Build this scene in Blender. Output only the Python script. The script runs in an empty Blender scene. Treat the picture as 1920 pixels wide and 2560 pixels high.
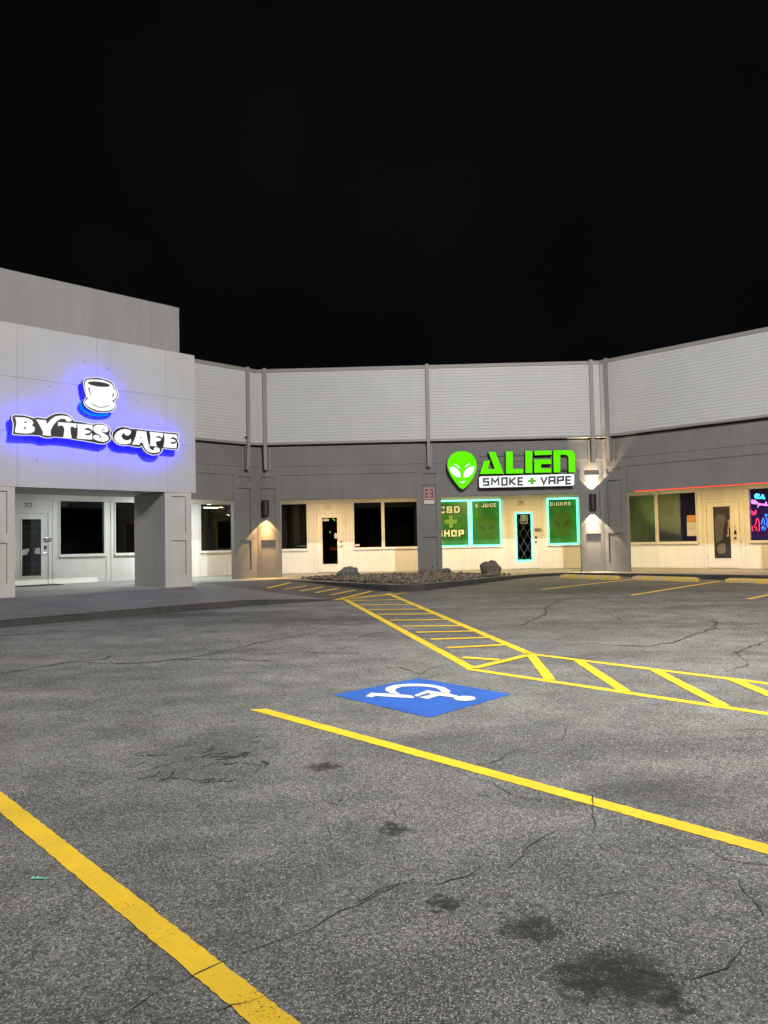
import bpy, bmesh, math, random
from mathutils import Vector, Matrix, noise
from mathutils.geometry import tessellate_polygon
random.seed(7)
scene = bpy.context.scene
COL = scene.collection

# ---------------------------------------------------------------- camera, sky, light, exposure
PITCH = math.atan(75 / 1923); ROLL = 0.02
cam = bpy.data.cameras.new('camera'); cam_ob = bpy.data.objects.new('camera', cam); COL.objects.link(cam_ob)
cam.sensor_fit = 'HORIZONTAL'; cam.sensor_width = 36; cam.lens = 36 * 1923 / 1920; cam.clip_end = 2000
_f = Vector((0, math.cos(PITCH), math.sin(PITCH))); _r = Vector((1, 0, 0)); _u = Vector((0, -math.sin(PITCH), math.cos(PITCH)))
_ix = _r * math.cos(ROLL) - _u * math.sin(ROLL); _iy = _r * math.sin(ROLL) + _u * math.cos(ROLL)
_m = Matrix((_ix, _iy, -_f)).transposed().to_4x4(); _m.translation = (0, 0, 1.6)
cam_ob.matrix_world = _m
scene.camera = cam_ob

world = bpy.data.worlds.new('World'); scene.world = world; world.use_nodes = True
wn = world.node_tree; bgn = wn.nodes['Background']
tcw = wn.nodes.new('ShaderNodeTexCoord'); nzw = wn.nodes.new('ShaderNodeTexNoise'); rpw = wn.nodes.new('ShaderNodeValToRGB')
nzw.inputs['Scale'].default_value = 1.6; nzw.inputs['Detail'].default_value = 4
rpw.color_ramp.elements[0].position = .35; rpw.color_ramp.elements[0].color = (.0010, .0011, .0010, 1)
rpw.color_ramp.elements[1].position = .75; rpw.color_ramp.elements[1].color = (.0034, .0036, .0040, 1)
wn.links.new(tcw.outputs['Generated'], nzw.inputs['Vector']); wn.links.new(nzw.outputs['Fac'], rpw.inputs['Fac'])
wn.links.new(rpw.outputs['Color'], bgn.inputs['Color']); bgn.inputs['Strength'].default_value = 1.0

MAIN_W = 18800      # the tall lot lamp to the right of the camera
FILL_W = 5000       # two fill lamps added behind the camera to lift the shadows
scene.view_settings.view_transform = 'Standard'; scene.view_settings.look = 'None'
scene.view_settings.exposure = 0.0; scene.view_settings.gamma = 1.0; scene.view_settings.use_curve_mapping = False
scene.cycles.use_denoising = True; scene.cycles.denoising_prefilter = 'NONE'
scene.cycles.max_bounces = 6; scene.cycles.diffuse_bounces = 4; scene.cycles.glossy_bounces = 3
scene.cycles.transparent_max_bounces = 8; scene.cycles.sample_clamp_indirect = 4.0
scene.cycles.caustics_reflective = False; scene.cycles.caustics_refractive = False

# ---------------------------------------------------------------- measured outlines (s, z) in metres on their planes; ground ones are (x, y)
SH = {
 'plate1': [(-4.901,4.121),(-4.885,4.244),(-4.883,4.359),(-4.913,4.465),(-4.901,4.536),(-4.846,4.564),(-4.65,4.571),(-4.55,4.555),(-4.45,4.528),(-4.375,4.56),(-4.171,4.552),(-4.08,4.623),(-3.963,4.682),(-3.818,4.706),(-3.685,4.691),(-3.591,4.626),(-3.535,4.552),(-3.374,4.549),(-3.208,4.529),(-3.068,4.518),(-3.012,4.543),(-2.884,4.56),(-2.77,4.535),(-2.681,4.474),(-2.649,4.39),(-2.679,4.318),(-2.642,4.251),(-2.646,4.188),(-2.712,4.117),(-2.83,4.064),(-2.958,4.064),(-3.07,4.082),(-3.21,4.092),(-3.349,4.108),(-3.485,4.111),(-3.674,4.136),(-3.833,4.136),(-4.004,4.136),(-4.069,4.111),(-4.172,4.102),(-4.261,4.114),(-4.312,4.136),(-4.476,4.136),(-4.675,4.119),(-4.847,4.117)],
 'plate2': [(-2.346,4.53),(-2.212,4.524),(-2.137,4.499),(-1.986,4.509),(-1.74,4.502),(-1.425,4.498),(-0.874,4.502),(-0.812,4.477),(-0.826,4.401),(-0.86,4.309),(-0.819,4.223),(-0.829,4.118),(-0.863,4.063),(-1.286,4.07),(-1.303,3.995),(-1.399,3.908),(-1.557,3.883),(-1.698,3.917),(-1.79,3.99),(-1.859,4.093),(-1.913,4.053),(-2.05,4.055),(-2.171,4.077),(-2.35,4.064),(-2.497,4.095),(-2.584,4.172),(-2.62,4.281),(-2.597,4.381),(-2.494,4.481)],
 'lB': [(-4.844,4.51),(-4.65,4.523),(-4.551,4.507),(-4.476,4.469),(-4.453,4.42),(-4.463,4.38),(-4.491,4.358),(-4.438,4.336),(-4.419,4.28),(-4.438,4.219),(-4.501,4.178),(-4.589,4.157),(-4.834,4.159),(-4.853,4.196),(-4.824,4.339),(-4.822,4.429),(-4.844,4.491)],
 'hB1': [(-4.656,4.432),(-4.613,4.434),(-4.582,4.42),(-4.607,4.401),(-4.653,4.394)],
 'hB2': [(-4.669,4.309),(-4.619,4.304),(-4.588,4.29),(-4.613,4.272),(-4.665,4.266)],
 'lY': [(-4.406,4.502),(-4.177,4.508),(-4.156,4.415),(-4.067,4.542),(-3.963,4.622),(-3.818,4.654),(-3.685,4.648),(-3.598,4.596),(-3.589,4.55),(-3.639,4.514),(-3.706,4.518),(-3.736,4.551),(-3.732,4.576),(-3.832,4.566),(-3.924,4.51),(-4.003,4.416),(-4.068,4.291),(-4.075,4.225),(-4.062,4.153),(-4.261,4.156),(-4.242,4.197),(-4.255,4.249),(-4.312,4.361),(-4.375,4.473)],
 'lT': [(-3.904,4.492),(-3.483,4.499),(-3.481,4.411),(-3.498,4.379),(-3.531,4.393),(-3.565,4.41),(-3.612,4.406),(-3.622,4.345),(-3.613,4.238),(-3.593,4.145),(-3.793,4.14),(-3.773,4.238),(-3.764,4.332),(-3.779,4.391),(-3.819,4.414),(-3.859,4.406),(-3.898,4.386),(-3.911,4.425)],
 'lE': [(-3.463,4.497),(-3.097,4.502),(-3.102,4.357),(-3.126,4.382),(-3.181,4.412),(-3.237,4.413),(-3.299,4.367),(-3.209,4.368),(-3.147,4.346),(-3.14,4.319),(-3.196,4.28),(-3.265,4.274),(-3.286,4.252),(-3.238,4.243),(-3.168,4.255),(-3.112,4.308),(-3.106,4.144),(-3.474,4.142),(-3.455,4.251),(-3.454,4.414)],
 'lS': [(-3.068,4.477),(-2.998,4.518),(-2.884,4.529),(-2.77,4.511),(-2.713,4.454),(-2.706,4.392),(-2.742,4.354),(-2.807,4.341),(-2.857,4.365),(-2.864,4.399),(-2.821,4.417),(-2.799,4.412),(-2.806,4.428),(-2.856,4.416),(-2.874,4.377),(-2.857,4.337),(-2.785,4.309),(-2.714,4.259),(-2.697,4.198),(-2.736,4.146),(-2.83,4.111),(-2.957,4.122),(-3.056,4.155),(-3.091,4.207),(-3.081,4.249),(-3.041,4.273),(-2.971,4.276),(-2.924,4.248),(-2.924,4.2),(-2.9,4.209),(-2.893,4.251),(-2.942,4.281),(-3.027,4.315),(-3.076,4.366),(-3.082,4.427)],
 'lC': [(-2.138,4.378),(-2.13,4.436),(-2.175,4.467),(-2.272,4.483),(-2.391,4.458),(-2.495,4.39),(-2.554,4.3),(-2.562,4.216),(-2.511,4.136),(-2.409,4.094),(-2.275,4.095),(-2.17,4.12),(-2.128,4.173),(-2.135,4.25),(-2.199,4.217),(-2.274,4.204),(-2.348,4.233),(-2.378,4.287),(-2.355,4.345),(-2.303,4.378),(-2.3,4.343),(-2.251,4.312),(-2.184,4.324)],
 'lA': [(-1.978,4.466),(-1.727,4.464),(-1.717,4.371),(-1.68,4.2),(-1.665,4.129),(-1.634,4.045),(-1.572,4.013),(-1.517,4.024),(-1.524,4.067),(-1.493,4.091),(-1.413,4.09),(-1.358,4.05),(-1.367,3.983),(-1.446,3.942),(-1.573,3.933),(-1.682,3.954),(-1.759,4.021),(-1.805,4.104),(-1.82,4.168),(-1.897,4.162),(-1.912,4.111),(-2.11,4.107),(-2.064,4.199),(-2.002,4.347)],
 'hA': [(-1.872,4.336),(-1.85,4.281),(-1.903,4.272)],
 'lF': [(-1.639,4.469),(-1.271,4.464),(-1.271,4.394),(-1.299,4.333),(-1.347,4.366),(-1.411,4.375),(-1.482,4.34),(-1.395,4.34),(-1.332,4.316),(-1.319,4.28),(-1.38,4.241),(-1.452,4.24),(-1.473,4.202),(-1.453,4.145),(-1.432,4.11),(-1.642,4.109),(-1.62,4.205),(-1.619,4.365)],
 'lE2': [(-1.242,4.46),(-0.872,4.457),(-0.881,4.33),(-0.925,4.371),(-0.991,4.38),(-1.081,4.336),(-0.991,4.336),(-0.923,4.311),(-0.915,4.282),(-0.976,4.248),(-1.058,4.249),(-1.074,4.225),(-1.009,4.211),(-0.943,4.228),(-0.89,4.262),(-0.898,4.098),(-1.265,4.101),(-1.239,4.22),(-1.232,4.338)],
 'cupplate': [(-3.31,5.501),(-3.282,5.56),(-3.24,5.589),(-3.157,5.611),(-3.002,5.643),(-2.895,5.651),(-2.824,5.636),(-2.68,5.614),(-2.6,5.575),(-2.557,5.525),(-2.557,5.468),(-2.499,5.427),(-2.462,5.361),(-2.452,5.291),(-2.471,5.226),(-2.508,5.165),(-2.552,5.117),(-2.523,5.05),(-2.516,4.988),(-2.546,4.928),(-2.619,4.871),(-2.721,4.836),(-2.864,4.818),(-2.978,4.812),(-3.105,4.84),(-3.216,4.89),(-3.278,4.945),(-3.302,5.01),(-3.284,5.074),(-3.256,5.118),(-3.232,5.141),(-3.249,5.201),(-3.276,5.293),(-3.3,5.4)],
 'cup': [(-3.268,5.507),(-3.233,5.546),(-3.157,5.57),(-3.002,5.592),(-2.888,5.599),(-2.788,5.585),(-2.68,5.558),(-2.608,5.518),(-2.59,5.478),(-2.586,5.43),(-2.521,5.396),(-2.492,5.329),(-2.5,5.25),(-2.537,5.182),(-2.588,5.141),(-2.636,5.132),(-2.596,5.112),(-2.552,5.054),(-2.546,4.992),(-2.59,4.931),(-2.684,4.882),(-2.828,4.856),(-2.964,4.855),(-3.09,4.883),(-3.202,4.926),(-3.257,4.974),(-3.271,5.021),(-3.25,5.071),(-3.194,5.115),(-3.225,5.17),(-3.252,5.29),(-3.269,5.404)],
 'coffee': [(-2.657,5.492),(-2.669,5.476),(-2.699,5.46),(-2.746,5.447),(-2.806,5.437),(-2.874,5.43),(-2.947,5.427),(-3.018,5.428),(-3.084,5.434),(-3.14,5.443),(-3.182,5.455),(-3.207,5.47),(-3.214,5.485),(-3.203,5.501),(-3.174,5.516),(-3.129,5.529),(-3.071,5.54),(-3.003,5.547),(-2.931,5.55),(-2.859,5.549),(-2.792,5.544),(-2.735,5.535),(-2.691,5.523),(-2.665,5.508)],
 'cuphi': [(-3.203,5.378),(-3.158,5.374),(-3.144,5.283),(-3.11,5.156),(-3.159,5.219),(-3.193,5.318)],
 'cuphole': [(-2.583,5.353),(-2.554,5.3),(-2.573,5.234),(-2.613,5.209),(-2.598,5.295)],
 'smile': [(-3.125,5.007),(-3.062,4.965),(-2.977,4.937),(-2.878,4.937),(-2.785,4.962),(-2.698,5.01)],
 'head': [(6.543,4.402),(6.675,4.386),(6.754,4.358),(6.845,4.297),(6.909,4.221),(6.964,4.119),(6.996,4.006),(6.996,3.9),(6.978,3.794),(6.935,3.676),(6.879,3.557),(6.811,3.453),(6.729,3.349),(6.621,3.245),(6.533,3.194),(6.436,3.249),(6.308,3.411),(6.231,3.524),(6.155,3.653),(6.1,3.782),(6.068,3.894),(6.063,4.028),(6.101,4.16),(6.196,4.291),(6.277,4.347),(6.357,4.38),(6.45,4.399)],
 'eyeL': [(6.147,3.893),(6.24,3.912),(6.358,3.861),(6.448,3.753),(6.485,3.646),(6.478,3.572),(6.365,3.582),(6.235,3.678),(6.158,3.786)],
 'eyeR': [(6.909,3.915),(6.795,3.899),(6.661,3.828),(6.579,3.71),(6.568,3.578),(6.655,3.568),(6.762,3.6),(6.857,3.704),(6.904,3.822)],
 'browL': [(6.282,3.983),(6.373,3.949),(6.456,3.864)],
 'browR': [(6.776,3.99),(6.691,3.955),(6.61,3.877)],
 'grin': [(6.428,3.456),(6.525,3.427),(6.631,3.462),(6.585,3.405),(6.524,3.39),(6.466,3.407)],
 'aA': [(7.356,4.357),(7.586,4.352),(7.832,3.656),(7.075,3.659),(7.209,4.073),(7.413,4.085),(7.34,3.818),(7.546,3.819)],
 'aL': [(7.903,4.358),(8.127,4.358),(8.117,3.808),(8.436,3.801),(8.432,3.65),(7.892,3.654)],
 'aI': [(8.509,4.362),(8.733,4.36),(8.714,3.662),(8.495,3.659)],
 'aE1': [(8.791,4.358),(9.333,4.356),(9.339,4.218),(8.795,4.21)],
 'aE2': [(8.778,4.085),(9.32,4.081),(9.315,3.927),(8.997,3.926),(8.994,3.797),(9.309,3.8),(9.305,3.657),(8.766,3.661)],
 'aN': [(9.383,4.355),(9.89,4.357),(10.007,4.322),(10.062,4.215),(10.045,3.651),(9.838,3.65),(9.844,4.114),(9.806,4.186),(9.741,4.209),(9.602,4.207),(9.586,3.656),(9.371,3.656)],
 'box': [(7.091,3.593),(9.986,3.607),(10.019,3.567),(10.002,3.263),(9.962,3.232),(7.082,3.227),(7.044,3.262),(7.051,3.554)],
 'sS0': [(7.365,3.514),(7.194,3.507),(7.192,3.422),(7.342,3.414),(7.339,3.313),(7.171,3.312)],
 'sM0': [(7.445,3.306),(7.45,3.512),(7.547,3.396),(7.656,3.526),(7.65,3.301)],
 'sO0': [(7.769,3.516),(7.914,3.52),(7.908,3.309),(7.763,3.306),(7.769,3.516)],
 'sK0': [(8.011,3.526),(8.005,3.296)],
 'sK1': [(8.182,3.528),(8.042,3.412),(8.182,3.297)],
 'sE0': [(8.419,3.517),(8.274,3.512),(8.268,3.298),(8.413,3.3)],
 'sE1': [(8.284,3.404),(8.403,3.406)],
 'sV0': [(8.984,3.523),(9.057,3.31),(9.16,3.524)],
 'sA0': [(9.227,3.288),(9.234,3.515),(9.404,3.519),(9.398,3.289)],
 'sA1': [(9.243,3.398),(9.388,3.4)],
 'sP0': [(9.49,3.287),(9.496,3.514),(9.667,3.518),(9.664,3.415),(9.501,3.403)],
 'sE_0': [(9.903,3.521),(9.758,3.516),(9.752,3.297),(9.896,3.302)],
 'sE_1': [(9.768,3.408),(9.886,3.41)],
 'plus': [(8.65,3.512),(8.747,3.512),(8.746,3.449),(8.817,3.45),(8.815,3.376),(8.746,3.375),(8.744,3.303),(8.647,3.303),(8.649,3.372),(8.567,3.371),(8.569,3.445),(8.648,3.446)],
 'CBD': [(5.954,2.593),(6.698,2.847)],
 'PLUS': [(6.141,2.079),(6.59,2.499)],
 'SHOP': [(5.855,1.745),(6.827,1.985)],
 'EJ': [(7.265,2.775),(8.015,2.919)],
 'OPEN': [(7.32,2.174),(7.982,2.38)],
 'FACE1': [(7.246,1.617),(8.063,2.438)],
 'CIG': [(9.938,2.778),(10.685,2.912)],
 'FACE2': [(9.975,1.632),(10.715,2.572)],
 'NOTE': [(8.87,2.172),(9.116,2.456)],
 'hasp': [(9.348,1.884),(9.579,1.992)],
 'lock1': [(9.364,1.61),(9.432,1.703)],
 'lock2': [(9.36,1.455),(9.427,1.53)],
 'n1': [(3.27,2.817),(3.311,2.87),(3.351,2.895),(3.29,2.83),(3.293,2.747),(3.333,2.773)],
 'n1b': [(3.344,2.868),(3.332,2.731)],
 'n2': [(3.383,2.879),(3.371,2.729)],
 'n2b': [(3.383,2.866),(3.422,2.87),(3.413,2.816),(3.38,2.804),(3.423,2.72)],
 'n3': [(3.445,2.794),(3.44,2.739),(3.475,2.731),(3.484,2.792)],
 'n4': [(3.499,2.859),(3.491,2.723),(3.527,2.735),(3.522,2.783),(3.496,2.784)],
 'n5': [(3.548,2.788),(3.539,2.713),(3.584,2.704),(3.573,2.759)],
 'n6': [(3.529,2.789),(3.55,2.842)],
 'p1': [(3.179,2.671),(3.207,2.711),(3.189,2.588),(3.235,2.579)],
 'p2': [(3.252,2.695),(3.241,2.571),(3.274,2.584)],
 'p3': [(3.285,2.7),(3.274,2.577),(3.313,2.561)],
 'p4': [(3.316,2.65),(3.326,2.567),(3.348,2.635)],
 'p5': [(3.385,2.592),(3.359,2.572),(3.383,2.537),(3.405,2.584),(3.361,2.456)],
 'p6': [(3.424,2.583),(3.415,2.522),(3.454,2.527),(3.45,2.575)],
 'p7': [(3.474,2.519),(3.482,2.566),(3.506,2.524),(3.527,2.564),(3.538,2.502)],
 'p8': [(3.557,2.501),(3.578,2.555),(3.602,2.499),(3.619,2.621),(3.591,2.568),(3.642,2.538),(3.627,2.484)],
 'r1': [(3.175,2.382),(3.177,2.258),(3.205,2.298),(3.189,2.23),(3.228,2.222),(3.244,2.31),(3.205,2.319)],
 'r2': [(3.248,2.228),(3.271,2.309),(3.299,2.376),(3.302,2.28),(3.274,2.227),(3.25,2.283)],
 'r3': [(3.248,1.871),(3.291,1.979),(3.309,2.102),(3.329,2.122),(3.354,2.087),(3.383,2.004),(3.377,1.84),(3.379,1.717),(3.334,1.732)],
 'r4': [(3.202,1.872),(3.168,1.846),(3.165,1.763),(3.196,1.715)],
 'r5': [(3.233,1.83),(3.286,1.836),(3.288,1.719)],
 'b1': [(3.451,1.906),(3.468,2.028),(3.511,2.122),(3.534,2.053),(3.537,1.958),(3.56,1.903)],
 'b2': [(3.552,2.189),(3.579,2.235),(3.617,2.213),(3.589,2.167),(3.649,2.212)],
 'b3': [(3.44,1.797),(3.474,1.824),(3.501,1.877),(3.484,1.769),(3.458,1.742)],
 'b4': [(3.551,1.835),(3.561,1.753),(3.521,1.72)],
 'b5': [(3.582,2.147),(3.625,2.077),(3.617,1.874),(3.634,1.819)],
 'rpaper': [(1.169,2.061),(1.465,2.282),(1.157,1.596),(1.467,2.043)],
 'rboard': [(0.041,1.433),(0.888,3.0),(-1.067,1.423),(0.028,3.025)],
 'rdoor': [(2.702,1.624),(2.767,1.74),(2.731,1.506),(2.733,1.913),(2.727,1.761)],
 'coffin': [(2.077,1.989),(2.097,2.158),(2.17,2.268),(2.364,2.267),(2.442,2.145),(2.362,1.84),(2.32,1.45),(2.109,1.355)],
 'rblob': [(2.116,1.144),(2.192,1.326),(2.398,1.337),(2.407,1.197),(2.373,1.016),(2.18,1.003)],
 'rbone': [(2.501,2.087),(2.59,2.112),(2.574,1.849),(2.526,1.836),(2.524,1.6),(2.543,1.571),(2.474,1.545),(2.435,1.587),(2.484,1.628),(2.485,1.837),(2.508,1.92)],
 'ldoor': [(-5.368,1.818),(-5.164,1.93),(-5.378,1.589),(-5.301,1.702),(-5.414,1.43),(-5.288,1.496)],
 'cdoor': [(2.399,1.643),(2.309,1.488),(2.431,1.494),(2.148,1.77),(2.273,1.95),(1.818,2.396),(1.959,2.471),(2.867,1.46),(3.051,1.543)],
 'symleg': [(-0.21,7.299),(-0.158,7.469),(-0.12,7.443),(0.048,7.394),(0.207,7.315),(0.252,7.241),(0.232,7.196),(0.117,7.227),(-0.118,7.317),(-0.141,7.261)],
 'symwheel': [(0.12,7.371),(0.025,7.424),(-0.026,7.558),(-0.011,7.69),(0.065,7.791),(0.205,7.839),(0.332,7.827),(0.454,7.766),(0.558,7.642),(0.605,7.471),(0.59,7.35),(0.511,7.429),(0.505,7.508),(0.47,7.621),(0.375,7.695),(0.252,7.719),(0.139,7.7),(0.081,7.605),(0.074,7.503),(0.103,7.422)],
 'symbody': [(0.25,7.3),(0.384,7.514),(0.47,7.438),(0.593,7.328),(0.656,7.252),(0.629,7.15),(0.587,7.19),(0.487,7.262),(0.456,7.239),(0.368,7.132),(0.291,7.206),(0.415,7.328),(0.383,7.385),(0.271,7.24)],
 'symhead': [(0.808,7.119),(0.796,7.079),(0.77,7.047),(0.736,7.027),(0.697,7.022),(0.66,7.034),(0.63,7.059),(0.611,7.095),(0.607,7.137),(0.619,7.177),(0.644,7.21),(0.679,7.231),(0.719,7.236),(0.757,7.224),(0.788,7.198),(0.805,7.16)],
 'cracks': [(2.0,[(-4.44,8.88),(-4.14,9.32),(-3.86,9.62),(-3.56,9.74),(-3.54,10.0)]),(2.2,[(-3.68,9.49),(-3.21,9.37),(-2.88,9.48),(-2.53,9.67),(-2.2,10.04),(-2.04,10.37),(-1.83,10.82),(-1.52,11.26),(-1.03,11.81)]),(1.5,[(-2.56,9.59),(-2.1,9.57),(-1.4,9.38)]),(1.6,[(-1.6,9.8),(-1.16,10.05),(-0.78,9.83),(-0.34,9.81)]),(2.0,[(-6.08,12.17),(-5.65,12.35),(-5.24,12.6)]),(1.4,[(-4.29,8.57),(-4.04,8.46)]),(2.0,[(2.16,12.2),(2.81,13.63),(3.03,14.65),(3.53,15.79),(4.15,16.73)]),(2.4,[(2.99,9.99),(3.43,9.93),(3.89,10.28),(4.42,10.97),(4.84,11.42),(5.19,12.12),(5.12,12.54)]),(1.6,[(-0.22,8.78),(0.14,8.8),(0.38,8.34),(0.43,8.61),(0.69,8.87)]),(1.6,[(4.99,10.13),(4.21,9.34),(3.98,8.51),(3.48,8.1)]),(1.2,[(4.0,9.02),(4.2,8.68)]),(1.2,[(-1.24,13.15),(-0.3,12.38)]),(1.5,[(-0.39,11.16),(-0.28,11.48),(0.05,11.77)]),(1.2,[(4.82,12.59),(5.3,11.71),(5.34,10.83)]),(1.2,[(3.03,13.59),(3.9,13.69),(3.82,12.54)]),(1.0,[(2.25,10.14),(2.69,10.24),(2.99,9.99)]),(0.7,[(-2.94,6.81),(-2.62,6.6),(-2.49,6.51)]),(0.8,[(-2.22,6.45),(-2.11,6.36),(-2.04,6.21),(-1.82,5.99),(-1.69,5.84)]),(0.8,[(-2.18,4.66),(-2.05,4.86),(-1.82,5.05),(-1.63,5.19),(-1.48,5.36),(-1.3,5.49)]),(0.8,[(-1.11,5.84),(-0.83,6.23),(-0.55,6.32),(-0.26,6.49)]),(0.8,[(0.04,3.51),(-0.06,3.42),(-0.15,3.31),(-0.27,3.2),(-0.4,3.07),(-0.53,2.99),(-0.63,2.9),(-0.71,2.84),(-0.79,2.75),(-0.88,2.61),(-0.97,2.57)]),(0.7,[(-0.27,4.71),(-0.29,4.53),(-0.37,4.37)]),(0.6,[(-0.34,4.24),(-0.31,4.05)]),(0.6,[(-0.59,2.62),(-0.55,2.65),(-0.45,2.7),(-0.37,2.77)]),(1.0,[(-0.14,3.34),(-0.05,3.44),(0.06,3.51),(0.12,3.52),(0.22,3.48),(0.34,3.56),(0.43,3.67)]),(0.8,[(0.55,3.63),(0.63,3.76),(0.63,3.81),(0.74,3.95),(0.87,4.07)]),(1.0,[(0.46,5.04),(0.5,4.92),(0.63,4.84),(0.68,4.7),(0.77,4.55),(0.87,4.49)]),(1.0,[(0.57,5.16),(0.74,5.29),(0.89,5.48),(1.07,5.62),(1.27,5.73),(1.36,5.93),(1.4,6.14)]),(1.0,[(1.18,4.55),(1.13,4.38),(1.09,4.2),(1.06,4.06)]),(1.0,[(1.37,3.89),(1.46,3.86),(1.55,3.8),(1.59,3.68),(1.64,3.64),(1.74,3.61)]),(0.8,[(1.55,3.48),(1.51,3.3),(1.51,3.16)]),(0.8,[(1.43,3.0),(1.34,2.97),(1.21,2.84),(1.18,2.8),(1.09,2.75),(1.02,2.74),(0.94,2.77),(0.88,2.81)]),(0.8,[(1.52,6.06),(1.76,5.97),(1.96,5.81),(2.21,5.9),(2.57,5.87),(2.89,5.92)]),(0.6,[(1.02,3.94),(1.06,3.78),(1.17,3.63)]),(0.7,[(0.75,3.34),(0.92,3.37),(1.04,3.41)])],
 'stains': [(0.68,2.76,0.1,0.09),(0.93,2.64,0.05,0.09),(0.54,3.11,0.09,0.09),(0.23,3.32,0.05,0.06),(0.02,4.13,0.07,0.06),(-0.43,5.21,0.09,0.08),(-1.3,5.55,0.43,0.58),(1.58,4.61,0.46,0.4),(0.81,2.78,0.13,0.14)],
}

# ---------------------------------------------------------------- frames
R2 = math.sqrt(.5); AL = math.radians(-1.5)
class Frame:
    def __init__(self, o, e): self.o = Vector(o); self.e = Vector(e); self.n = Vector((-e[1], e[0]))
    def p(self, s, d, z):
        q = self.o + self.e * s + self.n * d
        return Vector((q.x, q.y, z))
FC = Frame((-4.05, 24.4), (math.cos(AL), math.sin(AL)))
FL = Frame((-4.05, 24.4), (R2, R2))
FR = Frame((6.916, 24.113), (R2, -R2))
FT = Frame((-4.9, 20.5), (R2, R2))
W0 = .54                                    # level of the covered walkway
def lotz(x, y): return .02 * max(-5., min(y, 23.))
def rampz(x, y):
    t = max(0, min(1, (-18.8 - (x - y)) / 8.1))
    return min(.538, lotz(x, y) + .006 + .088 * t)

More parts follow.
